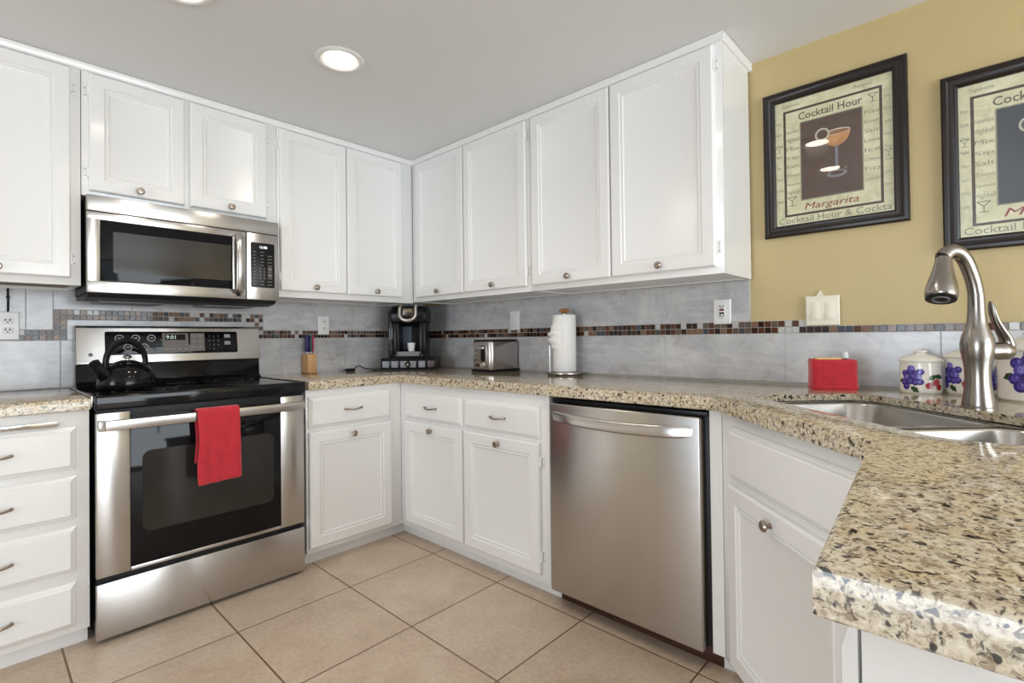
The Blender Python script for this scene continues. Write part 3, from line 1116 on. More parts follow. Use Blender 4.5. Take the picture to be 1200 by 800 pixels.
# kettle
T = Thing('tea_kettle', 'shiny black tea kettle on the back left burner of the range', 'kettle', (-1.775, -0.345, 0.870), 'A', rot=math.radians(24))
T.base = Vector((0, 0, 0))
kb = T.part('body', MB().lathe([(0, 0), (0.088, 0), (0.096, 0.004), (0.100, 0.014), (0.100, 0.030), (0.096, 0.052), (0.086, 0.074), (0.070, 0.092), (0.052, 0.102), (0.046, 0.105), (0, 0.105)], (0, 0, 0), 44), ENAMEL)
ld = T.part('lid', MB().lathe([(0, 0.120), (0.020, 0.118), (0.040, 0.111), (0.048, 0.1065), (0.048, 0.104), (0, 0.104)], (0, 0, 0), 36), ENAMEL)
T.part('lid_knob', MB().lathe([(0, 0.118), (0.007, 0.118), (0.007, 0.124), (0.015, 0.128), (0.016, 0.134), (0.010, 0.139), (0, 0.140)], (0, 0, 0), 24), CHROME, ld)
sp = T.part('spout', MB().tube([(-0.070, 0, 0.050), (-0.090, 0, 0.066), (-0.106, 0, 0.084), (-0.118, 0, 0.102)], [0.030, 0.025, 0.021, 0.018], 20), ENAMEL)
T.part('whistle_cap', MB().tube([(-0.116, 0, 0.099), (-0.126, 0, 0.114), (-0.129, 0, 0.118)], [0.0195, 0.0195, 0.012], 20), BLACK, sp)
n = 28
hp, hr = [], []
for i in range(n + 1):
    a = math.radians(-22 + (224) * i / n)
    hp.append((0.078 * math.cos(a) - 0.004, 0, 0.110 + 0.088 * math.sin(a)))
    hr.append((0.0075, 0.011 + 0.002 * math.sin(PI * i / n)))
T.part('handle', MB().tube(hp, hr, 14), BLACK)

# ------------------------------------------------------------------ over-the-range microwave
T = Thing('microwave_oven', 'stainless steel microwave oven mounted above the range', 'microwave', (-1.535, -0.18, 1.26), 'A')
YM, mx0, mx1, mz0, mz1 = -0.365, -1.906, -1.164, 1.262, 1.651
T.part('body', MB().box(mx0 + 0.002, mx1 + 0.004, -0.345, -0.014, mz0 + 0.002, mz1 - 0.002, 0.002), DARK)
T.part('top_grille', MB().box(mx0, mx1, YM, -0.344, 1.587, mz1, 0.004), STEEL)
D = MB()
xd = -1.319
wx0, wx1, wz0, wz1 = -1.863, -1.378, 1.309, 1.553
D.box(mx0, xd, YM, -0.344, wz1, 1.5845, 0.003).box(mx0, xd, YM, -0.344, mz0, wz0, 0.003).box(mx0, wx0, YM, -0.344, wz0 - 0.004, wz1 + 0.004, 0.003).box(wx1, xd, YM, -0.344, wz0 - 0.004, wz1 + 0.004, 0.003)
dr = T.part('door', D, STEEL)
T.part('door_glass', MB().prism(rrect(wx0 - 0.001, wx1 + 0.001, wz0 - 0.001, wz1 + 0.001, 0.008, 4), YM - 0.001, -0.346, 'y', 0.0005), BGLASS, dr)
T.part('window', MB().box(wx0 + 0.040, wx1 - 0.004, YM - 0.0016, YM, wz0 + 0.036, wz1 - 0.042, 0.0003, 0, 1), SMOKE, dr)
hx = -1.352
n = 16
mb = MB().tube([(hx - 0.006 * math.sin(PI * i / n), YM - 0.004 - 0.040 * math.sin(PI * i / n) ** 0.6 if 0 < i < n else YM, 1.278 + 0.292 * i / n) for i in range(n + 1)], [(0.011, 0.006)] + [(0.016, 0.007)] * (n - 1) + [(0.011, 0.006)], 14)
T.part('door_handle', mb, STEELV, dr, 'bowed vertical steel handle')
cp = T.part('control_side', MB().box(xd + 0.003, mx1, YM, -0.344, mz0, 1.5845, 0.003), STEEL)
T.part('keypad', MB().prism(rrect(-1.297, -1.186, 1.322, 1.540, 0.008, 4), YM - 0.0012, YM + 0.001, 'y', 0.0004), BLACK, cp)
mb = MB()
mb.text('12:08', 0.017, face_text_M(-1.240, YM - 0.002, 1.513), 0)
T.part('clock_digits', mb, mat_emit('white_digits', (0.9, 0.95, 1.0), 1.2), cp)
mb = MB()
for j in range(11):
    for i in range(3):
        if (i, j) in ((2, 0),):
            continue
        wd = 0.010 + 0.006 * ((i * 7 + j * 3) % 3)
        cx, cz = -1.281 + i * 0.036, 1.494 - j * 0.0158
        if i == 1 and 5 <= j <= 8:
            for q in range(2):
                mb.box(cx - 0.010 + q * 0.018, cx - 0.006 + q * 0.018, YM - 0.0017, YM - 0.001, cz - 0.004, cz + 0.004)
        elif i == 2 and j in (5, 7):
            T.part('start_key', MB().box(cx - 0.009, cx + 0.010, YM - 0.0017, YM - 0.001, cz - 0.009, cz + 0.009), PANELG, cp)
        else:
            mb.box(cx - wd / 2, cx + wd / 2, YM - 0.0017, YM - 0.001, cz - 0.0015, cz + 0.0015)
T.part('key_lettering', mb, simple('keypad_print', (0.22, 0.20, 0.185), 0.5), cp)
mb = MB()
Ml = Matrix.Translation((-1.852, YM - 0.0005, 1.287)) @ Matrix.Rotation(PI / 2, 4, 'X')
mb.lathe([(0, 0), (0.010, 0), (0.010, 0.0012), (0, 0.0012)], (0, 0, 0), 20, 0, Ml)
mb.text('LG', 0.022, face_text_M(-1.826, YM - 0.001, 1.279), 0, 0.0004)
T.part('badge', mb, WHITEP, dr)
mb = MB().prism([(-0.340, mz0), (-0.016, mz0), (-0.016, mz0 - 0.014), (-0.24, mz0 - 0.026), (-0.322, mz0 - 0.016)], mx0 + 0.006, mx1 - 0.004, 'x', 0.002)
un = T.part('underside_tray', mb, DARK)
for a, b in ((-1.85, -1.62), (-1.46, -1.23)):
    T.part('grease_filter', MB().box(a, b, -0.22, -0.06, mz0 - 0.030, mz0 - 0.016, 0.002), GREY, un)

# ------------------------------------------------------------------ dishwasher
T = Thing('dishwasher', 'stainless steel dishwasher with a bowed bar handle, under the granite', 'dishwasher', (1.98, -0.33, 0), 'B')
dx0, dx1 = 1.676, 2.284
T.part('tub', MB().box(1.672, 2.298, -0.612, -0.06, 0.068, 0.815, 0.003), DARK)
dr = T.part('door', MB().box(dx0, dx1, -0.654, -0.613, 0.066, 0.802, 0.006, 0, 3), STEEL)
n = 18
mb = MB()
top, bot = [], []
verts, faces = [], []
for i in range(n + 1):
    t = i / n
    x = dx0 + 0.016 + (dx1 - dx0 - 0.040) * t
    o_ = -0.6545 - 0.020 * min(1, math.sin(PI * t) * 2.2)
    sag = -0.012 * math.sin(PI * t)
    for (yy, z_) in ((-0.6535, 0.772), (o_ + 0.004, 0.772), (o_, 0.766), (o_ + 0.002, 0.738), (o_ + 0.010, 0.732), (-0.6535, 0.742)):
        verts.append((x, yy, z_ + sag))
for i in range(n):
    for k in range(6):
        a, b = i * 6 + k, i * 6 + (k + 1) % 6
        faces.append((a, b, b + 6, a + 6))
faces += [tuple(range(6)), tuple(range(n * 6 + 5, n * 6 - 1, -1))]
mb.mesh(verts, faces)
T.part('door_handle', mb, STEELV, dr)
T.part('top_gasket', MB().box(dx0 - 0.003, dx1 + 0.014, -0.626, -0.60, 0.804, 0.818, 0.002), BLACK)
T.part('kick_plate', MB().box(1.670, 2.316, -0.578, -0.563, 0.0, 0.067, 0.001), TOEWOOD, label='dark brown kick plate')

# ------------------------------------------------------------------ things on the worktop
# coffee maker on its pod drawer, turned to face out of the corner
R45 = -PI / 4
T = Thing('pod_drawer', 'black storage drawer for coffee pods under the coffee maker', 'drawer', (-0.267, -0.228, ZC), 'A', rot=R45)
T.base = Vector((0, 0, 0))
hw, dp = 0.172, 0.130
mb = MB()
mb.box(-hw, hw, -dp, dp, 0.064, 0.072, 0.003).box(-hw, -hw + 0.006, -dp, dp, 0.004, 0.066, 0.002).box(hw - 0.006, hw, -dp, dp, 0.004, 0.066, 0.002).box(-hw, hw, dp - 0.006, dp, 0.004, 0.066, 0.002).box(-hw, hw, -dp, dp, 0.0, 0.008, 0.002)
T.part('housing', mb, BLACK)
tr = T.part('tray', MB().box(-hw + 0.008, hw - 0.008, -dp - 0.006, -dp + 0.004, 0.006, 0.062, 0.003), BLACK)
for i in range(6):
    cx = -0.140 + i * 0.056
    T.part('pod_window', MB().box(cx - 0.020, cx + 0.020, -dp - 0.0075, -dp - 0.005, 0.014, 0.054, 0.001), simple('pod_window_%d' % i, (0.28, 0.29, 0.32) if i < 5 else (0.09, 0.06, 0.06), 0.35), tr)
Mk = Matrix.Translation((0, -dp - 0.006, 0.034)) @ Matrix.Rotation(PI / 2, 4, 'X')
mb = MB().lathe([(0, 0), (0.009, 0), (0.009, 0.008), (0.016, 0.012), (0.017, 0.018), (0.013, 0.022), (0, 0.022)], (0, 0, 0), 24, 0, Mk)
mb.lathe([(0, 0.0222), (0.007, 0.0222), (0.007, 0.0228), (0, 0.0228)], (0, 0, 0), 18, 1, Mk)
T.part('knob', mb, [BLACK, CHROME], tr)

T = Thing('coffee_maker', 'black single-cup coffee maker with a silver lift handle in the corner', 'coffee maker', (-0.262, -0.222, ZC + 0.0725), 'A', rot=R45)
T.base = Vector((0, 0, 0))
T.part('base', MB().prism(rrect(-0.105, 0.105, -0.135, 0.125, 0.03, 5), 0.0, 0.028, 'z', 0.004), BLACK)
dt = T.part('drip_tray', MB().prism(rrect(-0.075, 0.075, -0.150, -0.03, 0.03, 5), 0.012, 0.040, 'z', 0.003), GREY)
mb = MB()
for i in range(7):
    mb.box(-0.06 + i * 0.018, -0.052 + i * 0.018, -0.135, -0.045, 0.0395, 0.0412)
T.part('grid', mb, CHROME, dt)
col_ = MB().box(-0.102, -0.062, -0.10, 0.12, 0.026, 0.225, 0.008).box(0.062, 0.102, -0.10, 0.12, 0.026, 0.225, 0.008).box(-0.066, 0.066, 0.02, 0.12, 0.026, 0.225, 0.004)
T.part('column', col_, BLACK)
T.part('reflection_plate', MB().box(-0.060, -0.004, 0.014, 0.022, 0.05, 0.20, 0.002), simple('reflection_blue', (0.10, 0.125, 0.17), 0.35), label='blue-grey plate painted as the window reflection in the cup bay')  # blue-grey colour stands in for window light reflected inside the bay
hd_ = MB()
hd_.prism([(-0.130, 0.222), (0.12, 0.222), (0.122, 0.290), (0.095, 0.322), (-0.07, 0.330), (-0.112, 0.316), (-0.136, 0.280)], -0.112, 0.112, 'x', 0.012, 0, None, 3)
he = T.part('head', hd_, BLACK)
n = 20
pth = [(-0.048, -0.100, 0.332), (-0.049, -0.139, 0.310)] + [(-0.050 * math.cos(PI * i / n), -0.146 - 0.010 * math.sin(PI * i / n), 0.275 - 0.042 * math.sin(PI * i / n)) for i in range(n + 1)] + [(0.049, -0.139, 0.310), (0.048, -0.100, 0.332)]
T.part('lift_handle', MB().tube(pth, [(0.010, 0.012)] * len(pth), 12), SILVERP, he, 'silver loop handle')
mb = MB().box(-0.034, 0.034, -0.146, -0.128, 0.262, 0.312, 0.003)
T.part('brew_panel', mb, simple('brown_panel', (0.05, 0.028, 0.018), 0.2), he)
T.part('display', MB().box(-0.026, 0.026, -0.148, -0.144, 0.284, 0.304, 0.001), simple('amber_display', (0.24, 0.18, 0.10), 0.25), he)
tk = MB().box(-0.134, -0.106, -0.085, 0.105, 0.0, 0.30, 0.010)
T.part('water_tank', tk, simple('smoked_tank', (0.02, 0.022, 0.026), 0.06), label='smoked water tank')
cup = Thing('paper_cup', 'small white cup on the drip tray of the coffee maker', 'cup', (-0.262 + 0.7071 * 0.012 - 0.7071 * 0.088, -0.222 - 0.7071 * 0.012 - 0.7071 * 0.088, ZC + 0.0725 + 0.0413), 'A')
cup.base = Vector((0, 0, 0))
cup.part('wall', MB().lathe([(0, 0), (0.019, 0), (0.0195, 0.002), (0.025, 0.052), (0.0235, 0.053), (0.0185, 0.004), (0, 0.004)], (0, 0, 0), 28), WHITEP)
cup.part('rim', MB().tube([(0.0245 * math.cos(2 * PI * k / 24), 0.0245 * math.sin(2 * PI * k / 24), 0.0525) for k in range(24)], 0.0014, 8, closed=True), WHITEP)

# charging cable
def spline(keys, per=8):
    out = []
    K = [Vector(k) for k in keys]
    for i in range(len(K) - 1):
        p0, p1, p2, p3 = K[max(i - 1, 0)], K[i], K[i + 1], K[min(i + 2, len(K) - 1)]
        for j in range(per):
            t = j / per
            out.append(0.5 * (2 * p1 + (p2 - p0) * t + (2 * p0 - 5 * p1 + 4 * p2 - p3) * t * t + (3 * p1 - p0 - 3 * p2 + p3) * t ** 3))
    out.append(K[-1])
    return out


T = Thing('power_cable', 'black cable with a plug lying on the granite left of the coffee maker', 'cable', (-0.655, -0.10, ZC), 'A')
T.base = Vector((0, 0, 0))
T.o.rotation_euler = (0, 0, 0)
T.part('cord', MB().tube(spline([(0.045, -0.010, 0.010), (0.075, 0.010, 0.024), (0.105, 0.030, 0.026), (0.135, 0.024, 0.010), (0.17, -0.01, 0.004), (0.195, -0.035, 0.004), (0.213, -0.048, 0.004)]), 0.0035, 8), BLACK)
mb = MB().prism(rrect(-0.010, 0.046, -0.026, 0.004, 0.008, 3), 0.0, 0.016, 'z', 0.003).box(-0.026, -0.010, -0.020, -0.018, 0.005, 0.011).box(-0.026, -0.010, -0.006, -0.004, 0.005, 0.011)
T.part('plug', mb, BLACK)

# knife block with knives
kx, ky = -0.872, -0.062
T = Thing('knife_block', 'plain light wood knife block on the granite right of the range', 'knife block', (kx, ky, ZC), 'A')
T.base = Vector((0, 0, 0))
mb = MB().box(-0.026, 0.026, -0.042, 0.042, 0, 0.112, 0.003)
for i in range(5):
    mb.box(-0.0205 + i * 0.0098, -0.0185 + i * 0.0098, -0.03, 0.03, 0.1118, 0.1124, 0, 1)
T.part('block', mb, [BLOCKW, SLOT])
for i, (cn, c) in enumerate((('navy blue', (38, 36, 96)), ('purple', (92, 78, 150)), ('dark blue', (26, 24, 66)), ('teal green', (72, 150, 130)), ('magenta pink', (190, 60, 96)))):
    K = Thing('kitchen_knife', '%s knife handle standing in the light wood block' % cn, 'knife', (kx - 0.0196 + i * 0.0098, ky + (0.004 if i % 2 else -0.006), ZC + 0.1126), 'A', 'knives in the wood block')
    K.base = Vector((0, 0, 0))
    hm = simple('handle_' + cn.replace(' ', '_'), srgb(*c), 0.35)
    h = 0.112 - 0.004 * (i % 3)
    K.part('handle', MB().prism(rrect(-0.0045, 0.0045, -0.012, 0.012, 0.004, 4), 0.010, h, 'z', 0.002), hm)
    K.part('blade', MB().box(-0.0012, 0.0012, -0.011, 0.011, 0.0, 0.012), CHROME)

# toaster, control end to the room
T = Thing('toaster', 'two-slice stainless steel toaster on the granite beside the coffee maker', 'toaster', (-0.134, -0.864, ZC), 'A')
T.base = Vector((0, 0, 0))
L_, W_ = 0.117, 0.080
T.part('base', MB().box(-L_ - 0.002, L_ + 0.002, -W_ - 0.002, W_ + 0.002, 0.0, 0.014, 0.004), BLACK)
T.part('shell', MB().prism(rrect(-L_, L_, -W_, W_, 0.028, 6), 0.014, 0.170, 'z', 0.003), STEELV)
mb = MB().prism(rrect(-L_ + 0.001, L_ - 0.001, -W_ + 0.001, W_ - 0.001, 0.028, 6), 0.170, 0.182, 'z', 0.003)
for s_ in (-1, 1):
    mb.box(-0.075, 0.080, s_ * 0.030 - 0.012, s_ * 0.030 + 0.012, 0.1815, 0.1826, 0, 1)
T.part('top_cover', mb, [BLACK, SLOT])
ep = T.part('control_panel', MB().box(-L_ - 0.003, -L_ + 0.002, -0.050, 0.060, 0.016, 0.156, 0.002), STEELV)
T.part('lever_track', MB().box(-L_ - 0.0045, -L_ - 0.002, -0.036, -0.002, 0.060, 0.146, 0.002), BLACK, ep)
T.part('lever', MB().box(-L_ - 0.022, -L_ - 0.004, -0.033, -0.005, 0.128, 0.142, 0.003), CHROME, ep)
Mk = Matrix.Translation((-L_ - 0.003, -0.018, 0.040)) @ Matrix.Rotation(-PI / 2, 4, 'Y')
T.part('dial', MB().lathe([(0, 0), (0.014, 0), (0.013, 0.010), (0, 0.012)], (0, 0, 0), 20, 0, Mk), SILVERP, ep)
mb = MB()
for i in range(4):
    mb.box(-L_ - 0.0042, -L_ - 0.0025, 0.030, 0.046, 0.118 - i * 0.026, 0.122 - i * 0.026)
mb.box(-L_ - 0.0045, -L_ - 0.0025, 0.012, 0.044, 0.030, 0.044)
T.part('buttons', mb, SLOT, ep)

# paper towel holder with its roll
px_, py_ = -0.116, -1.352
T = Thing('paper_towel_holder', 'steel paper towel stand with a brown wood knob on top', 'paper towel holder', (px_, py_, ZC), 'A')
T.base = Vector((0, 0, 0))
T.part('base', MB().lathe([(0, 0), (0.088, 0), (0.094, 0.004), (0.094, 0.009), (0.088, 0.013), (0.030, 0.015), (0, 0.015)], (0, 0, 0), 44), STEELV)
T.part('pole', MB().lathe([(0, 0.014), (0.006, 0.014), (0.006, 0.318), (0, 0.318)], (0, 0, 0), 14), STEELV)
T.part('finial', MB().lathe([(0, 0.312), (0.012, 0.312), (0.014, 0.318), (0.026, 0.322), (0.029, 0.329), (0.024, 0.336), (0.010, 0.340), (0, 0.340)], (0, 0, 0), 24), KNOBW)
dl = Vector((-0.68, 0.73, 0))
T.part('side_arm', MB().tube([(dl.x * 0.078, dl.y * 0.078, 0.012), (dl.x * 0.078, dl.y * 0.078, 0.150)], 0.0045, 10), STEELV)
T = Thing('paper_towel_roll', 'roll of white paper towel on the steel stand', 'paper towel', (px_, py_, ZC + 0.0155), 'A')
T.base = Vector((0, 0, 0))
T.part('roll', MB().lathe([(0.019, 0), (0.058, 0), (0.0595, 0.004), (0.0595, 0.286), (0.056, 0.290), (0.019, 0.290), (0.019, 0)], (0, 0, 0), 48), PAPERW)
verts, faces = [], []
nu, nv = 14, 16
for j in range(nv + 1):
    for i in range(nu + 1):
        u, v = i / nu, j / nv
        ang0 = math.radians(133 + 70)
        out = u * 0.030 * math.sin(PI * min(1, v * 1.15)) * (0.7 + 0.3 * math.sin(v * 26))
        an = ang0 - u * math.radians(70)
        r = 0.0600 + 0.0012 + out
        verts.append((r * math.cos(an) + 0.004 * math.sin(v * 40 + u * 3) * u, r * math.sin(an), 0.10 + 0.150 * v + 0.012 * math.sin(u * 2)))
for j in range(nv):
    for i in range(nu):
        a = j * (nu + 1) + i
        faces.append((a, a + 1, a + nu + 2, a + nu + 1))
T.part('loose_sheet', MB().mesh(verts, faces), PAPERW, angle=60)

# red cloth caddy behind the sink with a sponge and a small bottle
ca = math.radians(-62)
T = Thing('sponge_caddy', 'small caddy wrapped in a red ribbed dish cloth behind the sink', 'caddy', (-0.205, -2.560, ZC), 'A', rot=ca)
T.base = Vector((0, 0, 0))
mb = MB()
def red_wrap(mb):
    tb = bmesh.new()
    bmesh.ops.create_grid(tb, x_segments=1, y_segments=1, size=0.5)
    tb.free()
    o1 = rrect(-0.069, 0.069, -0.034, 0.034, 0.018, 5)
    L = []
    verts = []
    N = len(o1)
    for k, (z, g, w_) in enumerate([(0.0, 1.0, 0), (0.012, 1.015, 0.0012), (0.03, 1.0, 0.001), (0.06, 0.99, 0.001), (0.090, 1.0, 0.001), (0.100, 0.995, 0.0006), (0.104, 0.95, 0), (0.101, 0.90, 0), (0.06, 0.89, 0), (0.02, 0.89, 0)]):
        for i, (x, y) in enumerate(o1):
            verts.append((x * g + w_ * math.sin(i * 2.1), y * (g if z < 0.1 or k < 6 else g * 0.94) + w_ * math.cos(i * 1.7), z + (0.003 * math.sin(x * 60) if 4 <= k <= 7 else 0)))
    faces = []
    for r in range(9):
        for i in range(N):
            a, b = r * N + i, r * N + (i + 1) % N
            faces.append((a, b, b + N, a + N))
    faces.append(tuple(range(N))[::-1])
    faces.append(tuple(9 * N + i for i in range(N)))
    mb.mesh(verts, faces)
red_wrap(mb)
T.part('cloth_cover', mb, RED, angle=70)
T.part('hem', MB().tube([(x * 1.02, y * 1.04, 0.010) for x, y in rrect(-0.069, 0.069, -0.034, 0.034, 0.018, 5)], 0.0025, 8, closed=True), RED)
Rz = Matrix.Rotation(ca, 3, 'Z')
def at_caddy(x, y, z):
    v = Rz @ Vector((x, y, 0))
    return (-0.205 + v.x, -2.560 + v.y, ZC + z)
T = Thing('dish_sponge', 'yellow and cream sponge poking out of the red caddy', 'sponge', at_caddy(-0.014, 0.0, 0.0215), 'A', rot=ca)
T.base = Vector((0, 0, 0))
T.part('foam', MB().box(-0.040, 0.040, -0.012, 0.006, 0.0, 0.088, 0.005), simple('cream_foam', srgb(226, 196, 130), 0.9, 0, 0.12, 150, 0.5))
T.part('scrub_face', MB().box(-0.040, 0.040, 0.0055, 0.012, 0.0, 0.088, 0.003), simple('green_scrub', srgb(120, 140, 60), 0.95, 0, 0.2, 150, 0.5))
T = Thing('soap_bottle', 'small bottle with a clear cap standing in the red caddy', 'bottle', at_caddy(0.041, 0.002, 0.0215), 'A', rot=ca)
T.base = Vector((0, 0, 0))
T.part('bottle', MB().lathe([(0, 0), (0.011, 0), (0.012, 0.004), (0.012, 0.070), (0.010, 0.080), (0.006, 0.084), (0.006, 0.088), (0, 0.088)], (0, 0, 0), 20), simple('dark_green_bottle', srgb(40, 70, 60), 0.15))
T.part('cap', MB().lathe([(0, 0.0855), (0.0085, 0.0855), (0.009, 0.090), (0.009, 0.100), (0.006, 0.106), (0, 0.107)], (0, 0, 0), 18), simple('pale_cap', (0.7, 0.74, 0.74), 0.15))

# fruit-painted canisters
PURP = simple('grape_purple', srgb(62, 48, 128), 0.12, 0, 0.35, 120)
PUR2 = simple('grape_violet', srgb(92, 78, 168), 0.12, 0, 0.3, 120)
LEAF = simple('leaf_green', srgb(44, 72, 36), 0.15, 0, 0.4, 120)
GRPL = simple('grape_light', srgb(128, 116, 200), 0.12, 0, 0.3, 120)
CHER = simple('cherry_red', srgb(176, 66, 74), 0.12, 0, 0.3, 120)
CHE2 = simple('cherry_deep', srgb(150, 30, 34), 0.12, 0, 0.3, 120)


def canister(label, cx, cy, R, hb, ht, motif):
    T = Thing('canister', label, 'canister', (cx, cy, ZC), 'A', 'fruit-painted canisters')
    T.base = Vector((0, 0, 0))
    T.part('jar', MB().lathe([(0, 0), (R * 0.95, 0), (R * 0.99, 0.003), (R, 0.010), (R, hb - 0.020), (R * 0.985, hb - 0.014), (R * 1.0, hb - 0.008), (R * 0.97, hb), (0, hb)], (0, 0, 0), 56), CERAM)
    k = (ht - hb)
    lid = T.part('lid', MB().lathe([(0, hb), (R * 1.06, hb), (R * 1.08, hb + 0.004), (R * 1.04, hb + 0.007), (R * 0.80, hb + k * 0.42), (R * 0.45, hb + k * 0.60), (R * 0.30, hb + k * 0.68), (0, hb + k * 0.68)], (0, 0, 0), 56), CERAM)
    T.part('lid_knob', MB().lathe([(0, hb + k * 0.64), (R * 0.26, hb + k * 0.64), (R * 0.24, hb + k * 0.74), (R * 0.34, hb + k * 0.86), (R * 0.33, hb + k * 0.95), (R * 0.2, hb + k), (0, hb + k)], (0, 0, 0), 36), CERAM, lid)
    th0 = math.atan2(-2.9346 - cy, -2.2125 - cx)          # side that faces the room
    mb = MB()
    lay = [0]

    def pt(s, z, r):
        a = th0 - s / R           # +s runs to the viewer's right... angle grows anticlockwise
        a = th0 + s / R
        return (r * math.cos(a), r * math.sin(a), z)

    def disc(s, z, q, m):
        lay[0] += 1
        r = R + 0.0004 + lay[0] * 0.00003
        n = 18
        V = [pt(s, z, r)] + [pt(s + q * math.cos(2 * PI * k / n), z + q * math.sin(2 * PI * k / n), r) for k in range(n)]
        mb.mesh(V, [(0, k + 1, (k + 1) % n + 1) for k in range(n)], m)

    def leaf(s, z, ang, ln, m=2):
        lay[0] += 1
        r = R + 0.0004 + lay[0] * 0.00003
        P = []
        for (u, v) in ((0, 0), (0.25, 0.26), (0.40, 0.22), (0.55, 0.30), (0.75, 0.14), (1.0, 0.0), (0.75, -0.14), (0.55, -0.30), (0.40, -0.22), (0.25, -0.26)):
            x, y = u * ln, v * ln
            P.append(pt(s + x * math.cos(ang) - y * math.sin(ang), z + x * math.sin(ang) + y * math.cos(ang), r))
        c = pt(s + 0.5 * ln * math.cos(ang), z + 0.5 * ln * math.sin(ang), r)
        mb.mesh([c] + P, [(0, k + 1, (k + 1) % 10 + 1) for k in range(10)], m)

    def stem(s0, z0, s1, z1):
        lay[0] += 1
        r = R + 0.0004 + lay[0] * 0.00003
        n = 6
        V = []
        for k in range(n + 1):
            t = k / n
            s, z = s0 + (s1 - s0) * t, z0 + (z1 - z0) * t
            V += [pt(s - 0.0006, z, r), pt(s + 0.0006, z, r)]
        mb.mesh(V, [(2 * k, 2 * k + 1, 2 * k + 3, 2 * k + 2) for k in range(n)], 2)

    rnd = random.Random(3)

    def grapes(s, z, sc):
        leaf(s - 0.002 * sc, z - 0.020 * sc, math.radians(-40), 0.022 * sc)
        leaf(s - 0.018 * sc, z - 0.004 * sc, math.radians(200), 0.018 * sc)
        for (a, b) in ((-0.016, 0.012), (-0.004, 0.016), (0.008, 0.013), (0.017, 0.016), (-0.012, 0.002), (0.001, 0.004), (0.012, 0.003), (-0.018, -0.010), (-0.005, -0.008), (0.007, -0.009), (0.016, -0.008), (-0.012, -0.020), (-0.001, 0.024)):
            k_ = rnd.choice((0, 1, 0))
            disc(s + a * sc, z + b * sc, 0.0078 * sc, k_)
            disc(s + a * sc + 0.0012 * sc, z + b * sc + 0.0012 * sc, 0.0048 * sc, 1 if k_ == 0 else 5)
            disc(s + a * sc + 0.0022 * sc, z + b * sc + 0.0025 * sc, 0.0014 * sc, 5)

    def cherries(s, z, sc):
        stem(s + 0.010 * sc, z + 0.020 * sc, s, z - 0.004 * sc)
        stem(s + 0.010 * sc, z + 0.020 * sc, s + 0.014 * sc, z + 0.002 * sc)
        disc(s - 0.002 * sc, z - 0.008 * sc, 0.0085 * sc, 3)
        disc(s + 0.014 * sc, z - 0.000 * sc, 0.0085 * sc, 3)
        disc(s + 0.020 * sc, z - 0.012 * sc, 0.0075 * sc, 4)
        leaf(s + 0.012 * sc, z + 0.018 * sc, math.radians(215), 0.020 * sc)
        leaf(s + 0.010 * sc, z + 0.018 * sc, math.radians(-20), 0.022 * sc)

    for kind, s, z, sc in motif:
        (grapes if kind == 'g' else cherries)(s, z, sc)
    T.part('fruit_decoration', mb, [PURP, PUR2, LEAF, CHER, CHE2, GRPL], smooth=False)
    return T


canister('smallest white lidded canister painted with grapes and cherries, left of the faucet', -0.128, -2.790, 0.0545, 0.098, 0.134, [('g', -0.023, 0.046, 1.3), ('c', 0.024, 0.034, 1.25)])
canister('middle white fruit-painted canister half hidden behind the faucet', -0.100, -2.912, 0.064, 0.112, 0.150, [('g', -0.056, 0.054, 1.35), ('c', -0.008, 0.044, 1.5), ('g', 0.066, 0.05, 1.2)])
canister('largest white fruit-painted canister with a big grape bunch, right of the faucet', -0.205, -3.046, 0.080, 0.138, 0.190, [('g', -0.008, 0.080, 2.0), ('c', 0.066, 0.05, 1.5)])


